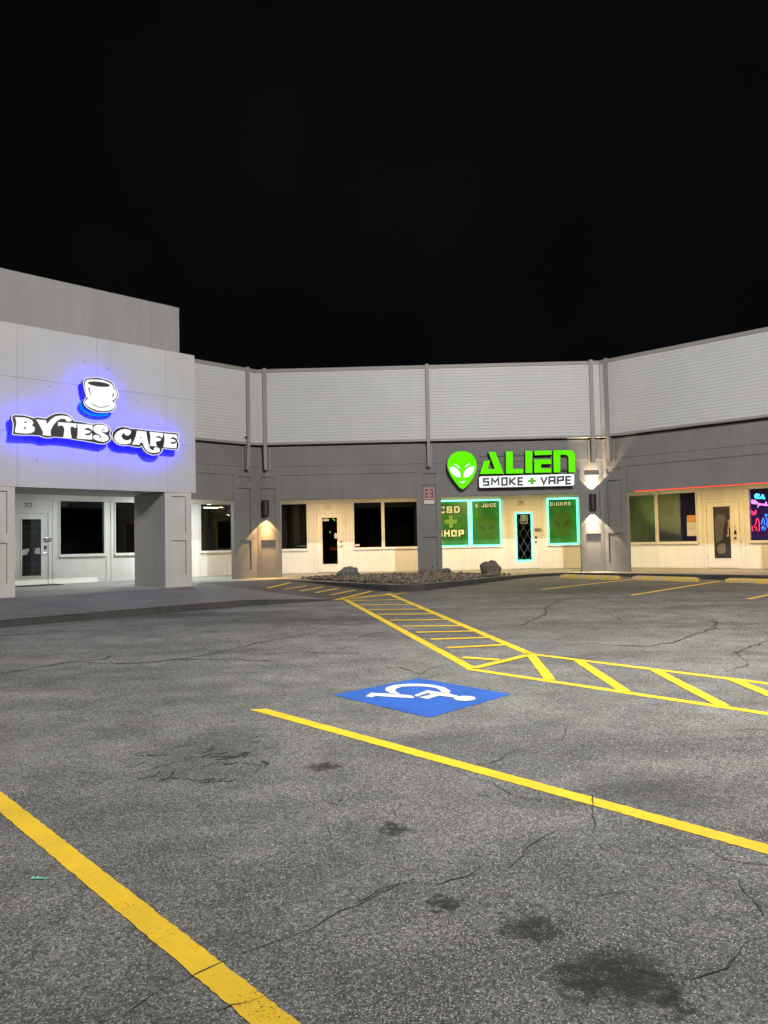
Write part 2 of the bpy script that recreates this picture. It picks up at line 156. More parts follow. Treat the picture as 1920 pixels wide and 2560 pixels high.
# ---------------------------------------------------------------- helpers: objects
def tag(o, label=None, cat=None, group=None, kind=None):
    if label: o['label'] = label
    if cat: o['category'] = cat
    if group: o['group'] = group
    if kind: o['kind'] = kind
    return o
def empty(name, loc, label, cat, group=None):
    o = bpy.data.objects.new(name, None); COL.objects.link(o); o.location = loc
    o.empty_display_size = .2
    return tag(o, label, cat, group)
def parent(o, p):
    if p is not None:
        o.parent = p
        if p.type == 'EMPTY': o.matrix_parent_inverse = Matrix.Translation(p.location).inverted()
    return o
class MB:
    def __init__(self): self.v = []; self.f = []
    def quad(self, *pts):
        i = len(self.v); self.v += [tuple(p) for p in pts]; self.f.append(tuple(range(i, i + len(pts))))
    def hexa(self, b, t):
        i = len(self.v); self.v += [tuple(p) for p in b] + [tuple(p) for p in t]; n = len(b)
        self.f.append(tuple(i + k for k in reversed(range(n)))); self.f.append(tuple(i + n + k for k in range(n)))
        for k in range(n): self.f.append((i + k, i + (k + 1) % n, i + n + (k + 1) % n, i + n + k))
    def box(self, fr, s0, s1, d0, d1, z0, z1):
        self.hexa([fr.p(s0, d0, z0), fr.p(s1, d0, z0), fr.p(s1, d1, z0), fr.p(s0, d1, z0)],
                  [fr.p(s0, d0, z1), fr.p(s1, d0, z1), fr.p(s1, d1, z1), fr.p(s0, d1, z1)])
        return self
    def prism(self, fr, pts, d0, d1, holes=(), face=True, sides=True, back=True):
        loops = [list(pts)] + [list(h) for h in holes]
        flat = [q for l in loops for q in l]
        tris = tessellate_polygon([[Vector((q[0], q[1], 0)) for q in l] for l in loops])
        i = len(self.v); n = len(flat)
        self.v += [tuple(fr.p(q[0], d0, q[1])) for q in flat] + [tuple(fr.p(q[0], d1, q[1])) for q in flat]
        for a, b, c in tris:
            if face: self.f.append((i + a, i + b, i + c))
            if back: self.f.append((i + n + c, i + n + b, i + n + a))
        if sides:
            k = i
            for l in loops:
                m = len(l)
                for j in range(m): self.f.append((k + j, k + (j + 1) % m, k + n + (j + 1) % m, k + n + j))
                k += m
        return self
    def grid_wall(self, fr, s0, s1, z0, z1, d0, d1, holes):
        ss = sorted({s0, s1} | {min(max(h[k], s0), s1) for h in holes for k in (0, 1)})
        zs = sorted({z0, z1} | {min(max(h[k], z0), z1) for h in holes for k in (2, 3)})
        def solid(i, j):
            if i < 0 or j < 0 or i >= len(ss) - 1 or j >= len(zs) - 1: return False
            cs, cz = (ss[i] + ss[i + 1]) / 2, (zs[j] + zs[j + 1]) / 2
            return not any(h[0] < cs < h[1] and h[2] < cz < h[3] for h in holes)
        for i in range(len(ss) - 1):
            for j in range(len(zs) - 1):
                if not solid(i, j): continue
                a, b, c, e = ss[i], ss[i + 1], zs[j], zs[j + 1]
                self.quad(fr.p(a, d0, c), fr.p(b, d0, c), fr.p(b, d0, e), fr.p(a, d0, e))
                self.quad(fr.p(b, d1, c), fr.p(a, d1, c), fr.p(a, d1, e), fr.p(b, d1, e))
                if not solid(i - 1, j): self.quad(fr.p(a, d0, c), fr.p(a, d0, e), fr.p(a, d1, e), fr.p(a, d1, c))
                if not solid(i + 1, j): self.quad(fr.p(b, d0, c), fr.p(b, d1, c), fr.p(b, d1, e), fr.p(b, d0, e))
                if not solid(i, j - 1): self.quad(fr.p(a, d0, c), fr.p(a, d1, c), fr.p(b, d1, c), fr.p(b, d0, c))
                if not solid(i, j + 1): self.quad(fr.p(a, d0, e), fr.p(b, d0, e), fr.p(b, d1, e), fr.p(a, d1, e))
        return self
    def tube(self, pts, r, n=6, cap=True):
        pts = [Vector(p) for p in pts]; rings = []
        for k, p in enumerate(pts):
            a = pts[max(0, k - 1)]; b = pts[min(len(pts) - 1, k + 1)]; t = (b - a).normalized()
            up = Vector((0, 0, 1)) if abs(t.z) < .9 else Vector((1, 0, 0))
            x = t.cross(up).normalized(); y = t.cross(x).normalized()
            rr = r[k] if isinstance(r, (list, tuple)) else r
            i = len(self.v); self.v += [tuple(p + (x * math.cos(6.28318 * j / n) + y * math.sin(6.28318 * j / n)) * rr) for j in range(n)]
            rings.append(i)
        for a, b in zip(rings, rings[1:]):
            for j in range(n): self.f.append((a + j, a + (j + 1) % n, b + (j + 1) % n, b + j))
        if cap:
            self.f.append(tuple(rings[0] + j for j in range(n))); self.f.append(tuple(rings[-1] + j for j in reversed(range(n))))
        return self
    def ribbon(self, fr, pts, w, d0, d1):
        """a stroke of width w on a wall plane, with mitred corners"""
        P = [Vector(p) for p in pts]; closed = (P[0] - P[-1]).length < 1e-4
        if closed: P = P[:-1]
        L = []; Rr = []; n = len(P)
        for k in range(n):
            a = P[(k - 1) % n] if (closed or k > 0) else None; b = P[(k + 1) % n] if (closed or k < n - 1) else None
            t1 = (P[k] - a).normalized() if a is not None else (b - P[k]).normalized()
            t2 = (b - P[k]).normalized() if b is not None else t1
            n1 = Vector((-t1.y, t1.x)); n2 = Vector((-t2.y, t2.x)); m = (n1 + n2)
            m = m.normalized() if m.length > 1e-3 else n1
            k_ = min(1 / max(.35, m.dot(n1)), 2.2) * w / 2
            ext = Vector((0, 0))
            L.append(P[k] + m * k_); Rr.append(P[k] - m * k_)
        rng = range(n if closed else n - 1)
        for k in rng:
            j = (k + 1) % n
            c = [Rr[k], Rr[j], L[j], L[k]]
            self.hexa([fr.p(q.x, d1, q.y) for q in c], [fr.p(q.x, d0, q.y) for q in c])
        return self
    def build(self, name, mat, par=None, bevel=0, smooth=False):
        me = bpy.data.meshes.new(name); me.from_pydata(self.v, [], self.f)
        bm = bmesh.new(); bm.from_mesh(me)
        bmesh.ops.remove_doubles(bm, verts=bm.verts, dist=1e-5)
        bmesh.ops.recalc_face_normals(bm, faces=bm.faces)
        if bevel:
            es = [e for e in bm.edges if len(e.link_faces) == 2 and e.calc_face_angle(0) > .6]
            bmesh.ops.bevel(bm, geom=es, offset=bevel, segments=2, profile=.6, affect='EDGES', clamp_overlap=True)
        bm.to_mesh(me); bm.free()
        if smooth:
            for p in me.polygons: p.use_smooth = True
        o = bpy.data.objects.new(name, me); COL.objects.link(o)
        if mat: me.materials.append(mat)
        return parent(o, par)
def box(name, fr, s0, s1, d0, d1, z0, z1, mat, par=None, bevel=0):
    return MB().box(fr, s0, s1, d0, d1, z0, z1).build(name, mat, par, bevel)

# ---------------------------------------------------------------- helpers: materials
def newmat(name):
    m = bpy.data.materials.new(name); m.use_nodes = True
    nt = m.node_tree; return m, nt, nt.nodes['Principled BSDF']
def nd(nt, typ, **kw):
    n = nt.nodes.new(typ)
    for k, v in kw.items():
        if k in n.inputs: n.inputs[k].default_value = v
        else: setattr(n, k, v)
    return n
def mixc(nt, fac, a, b, mode='MIX'):
    n = nt.nodes.new('ShaderNodeMix'); n.data_type = 'RGBA'; n.blend_type = mode
    for sock, val in ((n.inputs[0], fac), (n.inputs[6], a), (n.inputs[7], b)):
        if hasattr(val, 'links'): nt.links.new(val, sock)
        elif isinstance(val, (int, float)): sock.default_value = val
        else: sock.default_value = (*val, 1) if len(val) == 3 else val
    return n.outputs[2]
def math_(nt, op, a, b=None, clamp=False):
    n = nt.nodes.new('ShaderNodeMath'); n.operation = op; n.use_clamp = clamp
    for sock, val in zip(n.inputs, (a, b)):
        if val is None: continue
        if hasattr(val, 'links'): nt.links.new(val, sock)
        else: sock.default_value = val
    return n.outputs[0]
def ramp(nt, fac, *stops):
    n = nt.nodes.new('ShaderNodeValToRGB'); nt.links.new(fac, n.inputs[0]); e = n.color_ramp.elements
    while len(e) < len(stops): e.new(.5)
    for el, (p, c) in zip(e, stops): el.position = p; el.color = (c, c, c, 1) if isinstance(c, (int, float)) else (*c, 1)
    return n.outputs[0]
def noise_(nt, vec, scale, detail=4, rough=.55):
    n = nd(nt, 'ShaderNodeTexNoise', Scale=scale, Detail=detail, Roughness=rough); nt.links.new(vec, n.inputs['Vector']); return n.outputs['Fac']
def paint(name, col, rough=.6, var=.12, grain=60, bump=.15, dirt=.0, streak=.0):
    """painted / stuccoed surface: uneven tone, fine grain, some grime and rain streaks"""
    m, nt, b = newmat(name)
    g = nd(nt, 'ShaderNodeNewGeometry').outputs['Position']
    big = ramp(nt, noise_(nt, g, .9, 5), (.3, 1 - var), (.7, 1 + var * .4))
    c = mixc(nt, 1.0, col, big, 'MULTIPLY')
    if streak:
        mp = nd(nt, 'ShaderNodeMapping'); mp.inputs['Scale'].default_value = (5, 5, .35); nt.links.new(g, mp.inputs['Vector'])
        st = ramp(nt, noise_(nt, mp.outputs[0], 1.3, 4), (.42, 1 - streak), (.6, 1.0)); c = mixc(nt, 1.0, c, st, 'MULTIPLY')
    if dirt:
        dn = ramp(nt, noise_(nt, g, 4.5, 6, .65), (.55, 0.0), (.75, dirt)); c = mixc(nt, dn, c, (col[0] * .35, col[1] * .33, col[2] * .3))
    nt.links.new(c, b.inputs['Base Color']); b.inputs['Roughness'].default_value = rough
    if bump:
        bp = nd(nt, 'ShaderNodeBump', Strength=bump, Distance=.004); nt.links.new(noise_(nt, g, grain, 3), bp.inputs['Height']); nt.links.new(bp.outputs[0], b.inputs['Normal'])
    return m
def plain(name, col, rough=.5, metal=0.):
    m, nt, b = newmat(name); b.inputs['Base Color'].default_value = (*col, 1); b.inputs['Roughness'].default_value = rough; b.inputs['Metallic'].default_value = metal
    return m
def emit(name, col, strength):
    m = bpy.data.materials.new(name); m.use_nodes = True; nt = m.node_tree; nt.nodes.clear()
    e = nt.nodes.new('ShaderNodeEmission'); e.inputs[0].default_value = (*col, 1); e.inputs[1].default_value = strength
    o = nt.nodes.new('ShaderNodeOutputMaterial'); nt.links.new(e.outputs[0], o.inputs[0]); return m
def glassm(name, tint=(.88, .91, .91), ior=1.5):
    m = bpy.data.materials.new(name); m.use_nodes = True; nt = m.node_tree; nt.nodes.clear()
    t = nt.nodes.new('ShaderNodeBsdfTransparent'); t.inputs[0].default_value = (*tint, 1)
    g = nt.nodes.new('ShaderNodeBsdfGlossy'); g.inputs['Roughness'].default_value = .02
    f = nt.nodes.new('ShaderNodeFresnel'); f.inputs[0].default_value = ior
    mx = nt.nodes.new('ShaderNodeMixShader'); o = nt.nodes.new('ShaderNodeOutputMaterial')
    nt.links.new(f.outputs[0], mx.inputs[0]); nt.links.new(t.outputs[0], mx.inputs[1]); nt.links.new(g.outputs[0], mx.inputs[2]); nt.links.new(mx.outputs[0], o.inputs[0])
    return m

def asphalt_mat():
    m, nt, b = newmat('asphalt')
    g = nd(nt, 'ShaderNodeNewGeometry').outputs['Position']
    flat = nd(nt, 'ShaderNodeMapping'); flat.inputs['Scale'].default_value = (1, 1, 0); nt.links.new(g, flat.inputs[0]); v = flat.outputs[0]
    big = noise_(nt, v, .32, 5, .6); mid = noise_(nt, v, 2.1, 5, .6); fine = noise_(nt, v, 55, 3, .7)
    c = mixc(nt, ramp(nt, big, (.34, 0.), (.66, 1.)), (.110, .110, .105), (.158, .157, .149))
    c = mixc(nt, 1., c, ramp(nt, mid, (.3, .70), (.7, 1.22)), 'MULTIPLY')
    # drive tracks / tar-dark broad patches
    mp = nd(nt, 'ShaderNodeMapping'); mp.inputs['Rotation'].default_value = (0, 0, .75); mp.inputs['Scale'].default_value = (.25, 1.1, 1); nt.links.new(v, mp.inputs[0])
    c = mixc(nt, 1., c, ramp(nt, noise_(nt, mp.outputs[0], .9, 4), (.36, .66), (.56, 1.04)), 'MULTIPLY')
    c = mixc(nt, 1., c, ramp(nt, fine, (.25, .45), (.75, 1.55)), 'MULTIPLY')
    # every grain has its own tone
    vg = nd(nt, 'ShaderNodeTexVoronoi', Scale=145.); nt.links.new(v, vg.inputs['Vector']); sg_ = nd(nt, 'ShaderNodeSeparateColor'); nt.links.new(vg.outputs['Color'], sg_.inputs[0])
    c = mixc(nt, 1., c, ramp(nt, sg_.outputs[2], (.0, .45), (.55, .95), (1., 1.65)), 'MULTIPLY')
    vh = nd(nt, 'ShaderNodeTexVoronoi', Scale=40.); nt.links.new(v, vh.inputs['Vector']); sh_ = nd(nt, 'ShaderNodeSeparateColor'); nt.links.new(vh.outputs['Color'], sh_.inputs[0])
    c = mixc(nt, 1., c, ramp(nt, sh_.outputs[0], (.0, .80), (1., 1.2)), 'MULTIPLY')
    # stones of the wearing course, two sizes, jittered
    def stones(scale, dens_lo, dens_hi, light):
        wob = nd(nt, 'ShaderNodeTexNoise', Scale=scale * .8, Detail=2.); nt.links.new(v, wob.inputs['Vector'])
        add = nd(nt, 'ShaderNodeVectorMath', operation='MULTIPLY_ADD'); nt.links.new(wob.outputs['Color'], add.inputs[0]); add.inputs[1].default_value = (.9 / scale,) * 3; nt.links.new(v, add.inputs[2])
        vo = nd(nt, 'ShaderNodeTexVoronoi', Scale=scale); nt.links.new(add.outputs[0], vo.inputs['Vector'])
        sep = nd(nt, 'ShaderNodeSeparateColor'); nt.links.new(vo.outputs['Color'], sep.inputs[0])
        zone = ramp(nt, noise_(nt, v, .75, 4, .6), (.35, dens_lo), (.68, dens_hi))
        zm = nd(nt, 'ShaderNodeMapping'); zm.inputs['Location'].default_value = (-.35 / 1.0, -2.75 / .8, 0); zm.inputs['Scale'].default_value = (1 / 1.0, 1 / .8, 0); nt.links.new(add.outputs[0], zm.inputs[0])
        zl = nd(nt, 'ShaderNodeVectorMath', operation='LENGTH'); nt.links.new(zm.outputs[0], zl.inputs[0])
        zone = math_(nt, 'ADD', zone, ramp(nt, zl.outputs['Value'], (.3, dens_hi * .8), (1.1, 0.)))
        keep = math_(nt, 'LESS_THAN', sep.outputs[0], zone)
        body = ramp(nt, vo.outputs['Distance'], (.25, 1.), (.42, 0.))
        return math_(nt, 'MULTIPLY', keep, body), sep.outputs[1], vo.outputs['Distance']
    k1, t1, d1 = stones(125, .09, .36, .3)
    k2, t2, d2 = stones(78, .04, .18, .3)
    sc1 = mixc(nt, t1, (.22, .215, .195), (.78, .76, .70)); sc2 = mixc(nt, t2, (.17, .165, .15), (.45, .44, .40))
    c = mixc(nt, math_(nt, 'MULTIPLY', k1, .85), c, sc1); c = mixc(nt, math_(nt, 'MULTIPLY', k2, .8), c, sc2)
    # dark pits between the stones
    c = mixc(nt, ramp(nt, noise_(nt, v, 38, 2, .8), (.57, 0.), (.70, .8)), c, (.03, .029, .027))
    # oil spots
    wv = nd(nt, 'ShaderNodeTexNoise', Scale=15., Detail=7., Roughness=.72); nt.links.new(v, wv.inputs['Vector'])
    wa = nd(nt, 'ShaderNodeVectorMath', operation='MULTIPLY_ADD'); nt.links.new(wv.outputs['Color'], wa.inputs[0]); wa.inputs[1].default_value = (.36,) * 3; nt.links.new(v, wa.inputs[2])
    tot = None
    for sx, sy, rx, ry in SH['stains'] + [(6.9, 20.1, .7, .5), (8.6, 19.0, .6, .45), (5.6, 18.6, 3.6, 1.9), (-4.4, 14.6, 2.4, .6), (-2.0, 13.6, 1.8, .9)]:
        mp = nd(nt, 'ShaderNodeMapping'); f_ = 1.25 if rx > .3 else 1.5; rx *= f_; ry *= f_
        mp.inputs['Location'].default_value = (-(sx + .18) / rx, -(sy + .18) / ry, 0); mp.inputs['Scale'].default_value = (1 / rx, 1 / ry, 0); nt.links.new(wa.outputs[0], mp.inputs[0])
        ln = nd(nt, 'ShaderNodeVectorMath', operation='LENGTH'); nt.links.new(mp.outputs[0], ln.inputs[0])
        big_ = rx > .45; k = ramp(nt, ln.outputs['Value'], (.3, .45 if big_ else .96), (.70, .25 if big_ else .72), (.98, 0.)); tot = k if tot is None else math_(nt, 'MAXIMUM', tot, k)
    c = mixc(nt, math_(nt, 'MULTIPLY', tot, ramp(nt, noise_(nt, v, 16, 6, .75), (.34, .25), (.5, 1.))), c, (.020, .019, .018))
    # hairline crazing
    vc = nd(nt, 'ShaderNodeTexVoronoi', feature='DISTANCE_TO_EDGE', Scale=1.15); 
    wc = nd(nt, 'ShaderNodeTexNoise', Scale=3.2, Detail=6., Roughness=.7); nt.links.new(v, wc.inputs['Vector'])
    wd = nd(nt, 'ShaderNodeVectorMath', operation='MULTIPLY_ADD'); nt.links.new(wc.outputs['Color'], wd.inputs[0]); wd.inputs[1].default_value = (.5,) * 3; nt.links.new(v, wd.inputs[2]); nt.links.new(wd.outputs[0], vc.inputs['Vector'])
    hair = math_(nt, 'MULTIPLY', ramp(nt, vc.outputs['Distance'], (.0, 1.), (.0055, 0.)), ramp(nt, noise_(nt, v, .8, 3), (.43, 0.), (.53, .9)))
    c = mixc(nt, hair, c, (.02, .02, .019))
    nt.links.new(c, b.inputs['Base Color']); b.inputs['Roughness'].default_value = .82; b.inputs['Specular IOR Level'].default_value = .35
    h = math_(nt, 'ADD', math_(nt, 'MULTIPLY', k1, .6), math_(nt, 'ADD', math_(nt, 'MULTIPLY', k2, .8), fine))
    bp = nd(nt, 'ShaderNodeBump', Strength=.55, Distance=.006); nt.links.new(h, bp.inputs['Height']); nt.links.new(bp.outputs[0], b.inputs['Normal'])
    return m
def roadpaint(name, col, wear=.5):
    m, nt, b = newmat(name)
    g = nd(nt, 'ShaderNodeNewGeometry').outputs['Position']
    c = mixc(nt, 1., col, ramp(nt, noise_(nt, g, 2.2, 5, .65), (.3, .78), (.7, 1.06)), 'MULTIPLY')
    c = mixc(nt, ramp(nt, noise_(nt, g, 42, 6, .8), (.57, 0.), (.70, wear)), c, (.06, .055, .045))
    hole = math_(nt, 'MULTIPLY', ramp(nt, noise_(nt, g, 75, 4, .75), (.56, 0.), (.60, 1.)), ramp(nt, noise_(nt, g, 3.7, 4, .6), (.52, 0.), (.66, .8)))
    nt.links.new(math_(nt, 'SUBTRACT', 1., hole), b.inputs['Alpha'])
    nt.links.new(c, b.inputs['Base Color']); b.inputs['Roughness'].default_value = .62
    bp = nd(nt, 'ShaderNodeBump', Strength=.5, Distance=.006); nt.links.new(noise_(nt, g, 90, 3, .7), bp.inputs['Height']); nt.links.new(bp.outputs[0], b.inputs['Normal'])
    return m
def concrete_mat(name, a, b_, stain=.5, agg=True):
    m, nt, b = newmat(name)
    g = nd(nt, 'ShaderNodeNewGeometry').outputs['Position']
    c = mixc(nt, ramp(nt, noise_(nt, g, .7, 6, .65), (.32, 0.), (.68, 1.)), a, b_)
    c = mixc(nt, ramp(nt, noise_(nt, g, 3.3, 6, .7), (.5, 0.), (.72, stain)), c, tuple(x * .45 for x in a))
    c = mixc(nt, 1., c, ramp(nt, noise_(nt, g, 70, 3, .7), (.25, .75), (.75, 1.2)), 'MULTIPLY')
    nt.links.new(c, b.inputs['Base Color']); b.inputs['Roughness'].default_value = .85
    bp = nd(nt, 'ShaderNodeBump', Strength=.35, Distance=.005); nt.links.new(noise_(nt, g, 60, 4, .7), bp.inputs['Height']); nt.links.new(bp.outputs[0], b.inputs['Normal'])
    return m
def rock_mat(name, a, b_, island=False):
    m, nt, b = newmat(name); ge = nd(nt, 'ShaderNodeNewGeometry'); g = ge.outputs['Position']
    fac = ge.outputs['Random Per Island'] if island else ramp(nt, noise_(nt, g, 7, 6, .7), (.35, 0.), (.65, 1.))
    c = mixc(nt, fac, a, b_)
    if island:
        sp = math_(nt, 'GREATER_THAN', math_(nt, 'FRACT', math_(nt, 'MULTIPLY', fac, 17.3)), .86); c = mixc(nt, math_(nt, 'MULTIPLY', sp, .8), c, (.42, .40, .36))
    c = mixc(nt, ramp(nt, noise_(nt, g, 22, 5, .75), (.42, .8), (.6, 0.)), c, tuple(x * .35 for x in a))
    nt.links.new(c, b.inputs['Base Color']); b.inputs['Roughness'].default_value = .9
    bp = nd(nt, 'ShaderNodeBump', Strength=.6, Distance=.02); nt.links.new(noise_(nt, g, 30, 5, .7), bp.inputs['Height']); nt.links.new(bp.outputs[0], b.inputs['Normal'])
    return m

M = dict(
    asphalt=asphalt_mat(), yellow=roadpaint('yellow_road_paint', (.78, .505, .02), .4), blue=roadpaint('blue_road_paint', (.017, .098, .42), .75),
    white_road=roadpaint('white_road_paint', (.62, .61, .57), .5), tar=plain('crack_tar', (.035, .034, .032), .8),
    walk=concrete_mat('walkway_concrete', (.20, .19, .18), (.30, .28, .255)), apron=concrete_mat('apron_concrete', (.115, .11, .108), (.165, .157, .15), .45),
    kerb=concrete_mat('kerb_concrete', (.024, .023, .021), (.048, .045, .04), .7), ramp=concrete_mat('ramp_asphalt', (.045, .044, .042), (.085, .08, .072), .6),
    siding=paint('white_siding', (.50, .50, .495), .55, .05, 80, .08, .03, .025), trim=paint('taupe_trim', (.26, .245, .235), .55, .1, 60, .1, .1),
    grey=paint('grey_stucco', (.185, .180, .175), .75, .1, 120, .35, .12, .06), eifs=paint('pale_stucco', (.445, .443, .44), .8, .05, 160, .3, .03, .02),
    tower=paint('taupe_stucco', (.30, .292, .285), .8, .06, 160, .3, .04, .05), pillar=paint('cream_stucco', (.47, .46, .435), .8, .06, 160, .3, .05, .05),
    wall=paint('white_wall_paint', (.70, .68, .63), .5, .06, 40, .06, .08, .05), door=paint('white_door_paint', (.72, .70, .65), .4, .05, 30, .04, .07, .03),
    ceiling=paint('white_ceiling', (.65, .63, .6), .7, .06), roof=paint('roof_gravel', (.12, .12, .12), .9), dark=plain('black_metal', (.012, .012, .013), .45),
    darkgrey=plain('dark_grey_metal', (.03, .033, .035), .5), steel=plain('brushed_steel', (.45, .44, .42), .3, 1.), brass=plain('aged_brass', (.32, .26, .16), .35, 1.),
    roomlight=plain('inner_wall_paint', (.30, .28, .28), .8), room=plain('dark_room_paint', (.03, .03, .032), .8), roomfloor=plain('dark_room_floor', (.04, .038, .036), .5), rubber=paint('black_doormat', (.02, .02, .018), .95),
    glass=glassm('window_glass'), wsyellow=None, rock=rock_mat('pale_rock', (.10, .095, .088), (.34, .33, .31)), rock2=rock_mat('brown_rock', (.10, .085, .07), (.25, .215, .175)),
    gravel=rock_mat('river_gravel', (.115, .085, .062), (.32, .245, .175), True), number=plain('number_bronze', (.10, .09, .075), .5), numfaint=plain('number_painted_over', (.52, .45, .34), .5),
)
def wheelstop_mat():
    m, nt, b = newmat('worn_yellow_concrete')
    g = nd(nt, 'ShaderNodeNewGeometry').outputs['Position']
    c = mixc(nt, ramp(nt, noise_(nt, g, 2.6, 5, .65), (.48, 0.), (.60, .8)), (.55, .36, .07), (.36, .34, .29))
    c = mixc(nt, ramp(nt, noise_(nt, g, 14, 5, .7), (.55, 0.), (.7, .7)), c, (.07, .06, .045))
    nt.links.new(c, b.inputs['Base Color']); b.inputs['Roughness'].default_value = .8
    bp = nd(nt, 'ShaderNodeBump', Strength=.5, Distance=.008); nt.links.new(noise_(nt, g, 30, 4), bp.inputs['Height']); nt.links.new(bp.outputs[0], b.inputs['Normal'])
    return m
M['wsyellow'] = wheelstop_mat()

# ================================================================ the setting: lot, paint, walkways
lot = MB()
rows = [-160, -5, 0, 5, 10, 15, 20, 23, 300]
for y0, y1 in zip(rows, rows[1:]):
    lot.quad((-220, y0, lotz(0, y0)), (220, y0, lotz(0, y0)), (220, y1, lotz(0, y1)), (-220, y1, lotz(0, y1)))
LOT = tag(lot.build('parking_lot', M['asphalt']), 'grey worn asphalt parking lot with cracks and oil stains', 'parking lot', kind='structure')

def stripe(p0, p1, w, mat='yellow', zf=lotz, lift=.003, name='painted_line', par=None, wob=.0035, square=None):
    a, b = Vector(p0), Vector(p1); L = (b - a).length; t = (b - a) / L; nrm = Vector((-t.y, t.x)); n = max(2, int(L / (.03 if min(a.y, b.y) < 7 else .08))); mb = MB()
    e0 = square if square else (0, 0)
    prev = None
    for k in range(n + 1):
        q = a + t * (L * k / n)
        l = q + nrm * (w / 2 + random.uniform(-wob, wob)); r = q - nrm * (w / 2 + random.uniform(-wob, wob))
        if k == 0: l, r = l + t * e0[0], r - t * e0[0]
        if k == n: l, r = l + t * e0[1], r - t * e0[1]
        cur = ((l.x, l.y, zf(l.x, l.y) + lift), (r.x, r.y, zf(r.x, r.y) + lift))
        if prev: mb.quad(prev[1], cur[1], cur[0], prev[0])
        prev = cur
    return mb.build(name, M[mat], par or LOT)
# near stalls
stripe((-4.0, 6.48), (1.2, .827), .115); stripe((-1.15, 6.89), (4.3, 1.194), .115, square=(.05, 0))
# hatched aisle and crossing
stripe((.90, 8.60), (5.6, 3.88), .10, lift=.003); stripe((1.70, 9.56), (6.4, 4.78), .10, lift=.003)
for a, b in [((1.75, 9.42), (1.66, 7.9)), ((2.215, 8.95), (2.235, 7.3)), ((2.87, 8.3), (2.88, 6.66)), ((3.45, 7.73), (3.5, 6.05)), ((4.1, 7.05), (4.15, 5.4)), ((4.75, 6.4), (4.8, 4.75))]:
    stripe(a, b, .115, lift=.006)
stripe((-.93, 17.26), (.945, 8.62), .12, lift=.003); stripe((.055, 18.46), (1.76, 9.50), .12, lift=.003)
bars = [((-.82, 17.58), (.13, 18.15)), ((-.75, 16.81), (.37, 16.79)), ((-.54, 15.82), (.58, 15.72)), ((-.33, 14.88), (.75, 14.79)), ((-.14, 14.05), (.90, 13.96)), ((.06, 13.16), (1.07, 13.08)),
        ((.26, 12.34), (1.22, 12.26)), ((.45, 11.61), (1.34, 11.62)), ((.62, 10.87), (1.46, 10.94)), ((.78, 10.09), (1.58, 10.25)), ((.91, 9.34), (1.32, 9.12))]
for a, b in bars: stripe(a, b, .115, lift=.006)
stripe((.97, 8.62), (1.70, 9.38), .11, lift=.009)
stripe((-.97, 16.99), (.5, 18.35), .11, zf=lotz, lift=.009)
# right stalls
for a, b in [((3.78, 18.72), (6.76, 21.28)), ((5.33, 16.77), (8.69, 20.12)), ((7.27, 15.50), (10.7, 18.75))]: stripe(a, b, .11)

# accessible bay marking: blue square with the white wheelchair symbol
pad = MB()
def lotpoly(mb, pts, lift):
    tri = tessellate_polygon([[Vector((x, y, 0)) for x, y in pts]]); i = len(mb.v)
    mb.v += [(x, y, lotz(x, y) + lift) for x, y in pts]; mb.f += [(i + a, i + b, i + c) for a, b, c in tri]
sq = [(-.53, 7.41), (.325, 8.13), (1.165, 7.285), (.34, 6.465)]; pts = []
for k in range(4):
    a, b = Vector(sq[k]), Vector(sq[(k + 1) % 4])
    for j in range(24): q = a.lerp(b, j / 24); pts.append((q.x + random.uniform(-.006, .006), q.y + random.uniform(-.006, .006)))
lotpoly(pad, pts, .003); PAD = pad.build('accessible_bay_marking', M['blue'], LOT)
PAD['label'] = 'blue painted square with white wheelchair symbol'
for k, lift in (('symleg', .0065), ('symwheel', .007), ('symbody', .008), ('symhead', .009)):
    mb = MB(); lotpoly(mb, SH[k], lift); mb.build('wheelchair_symbol', M['white_road'], PAD)

# cracks sealed with tar and open cracks
patch = []
for k in range(46):                     # crazed, broken patch in the near bay
    a = random.uniform(0, 6.28); r = random.random() ** .6; x, y = -1.27 + .62 * r * math.cos(a), 5.45 + .55 * r * math.sin(a); t = random.choice((.2, -.3, 2.6, 1.2)) + random.uniform(-.4, .4); l = random.uniform(.05, .2)
    patch.append((random.uniform(.8, 2.2), [(x, y), (x + l * .5 * math.cos(t), y + l * .5 * math.sin(t)), (x + l * math.cos(t + .5), y + l * math.sin(t + .5))]))
for w, pl in SH['cracks'] + patch:
    mb = MB(); P = [Vector(p) for p in pl]; Q = []
    for a, b in zip(P, P[1:]):
        n = max(2, int((b - a).length / .05)); Q += [a.lerp(b, j / n) for j in range(n)]
    Q.append(P[-1]); prev = None
    for k, q in enumerate(Q):
        t = (Q[min(k + 1, len(Q) - 1)] - Q[max(k - 1, 0)]).normalized(); nrm = Vector((-t.y, t.x)); far = q.y > 9
        j = noise.noise(Vector((q.x * 5, q.y * 5, w))) * (.05 if far else .022) + random.uniform(-1, 1) * (.014 if far else .009)
        hw = (.0105 if far else .0044) * w * (.35 + 1.1 * abs(noise.noise(Vector((q.x * 9, q.y * 9, 3.3)))) + random.uniform(0, .3))
        if noise.noise(Vector((q.x * 3.1, q.y * 3.1, 8.))) > (.1 if far else .05): hw *= .55
        l, r = q + nrm * (j + hw), q + nrm * (j - hw); cur = ((l.x, l.y, lotz(*l) + .0048), (r.x, r.y, lotz(*r) + .0048))
        if prev: mb.quad(prev[1], cur[1], cur[0], prev[0])
        prev = cur
    mb.build('crack', M['tar'], LOT)

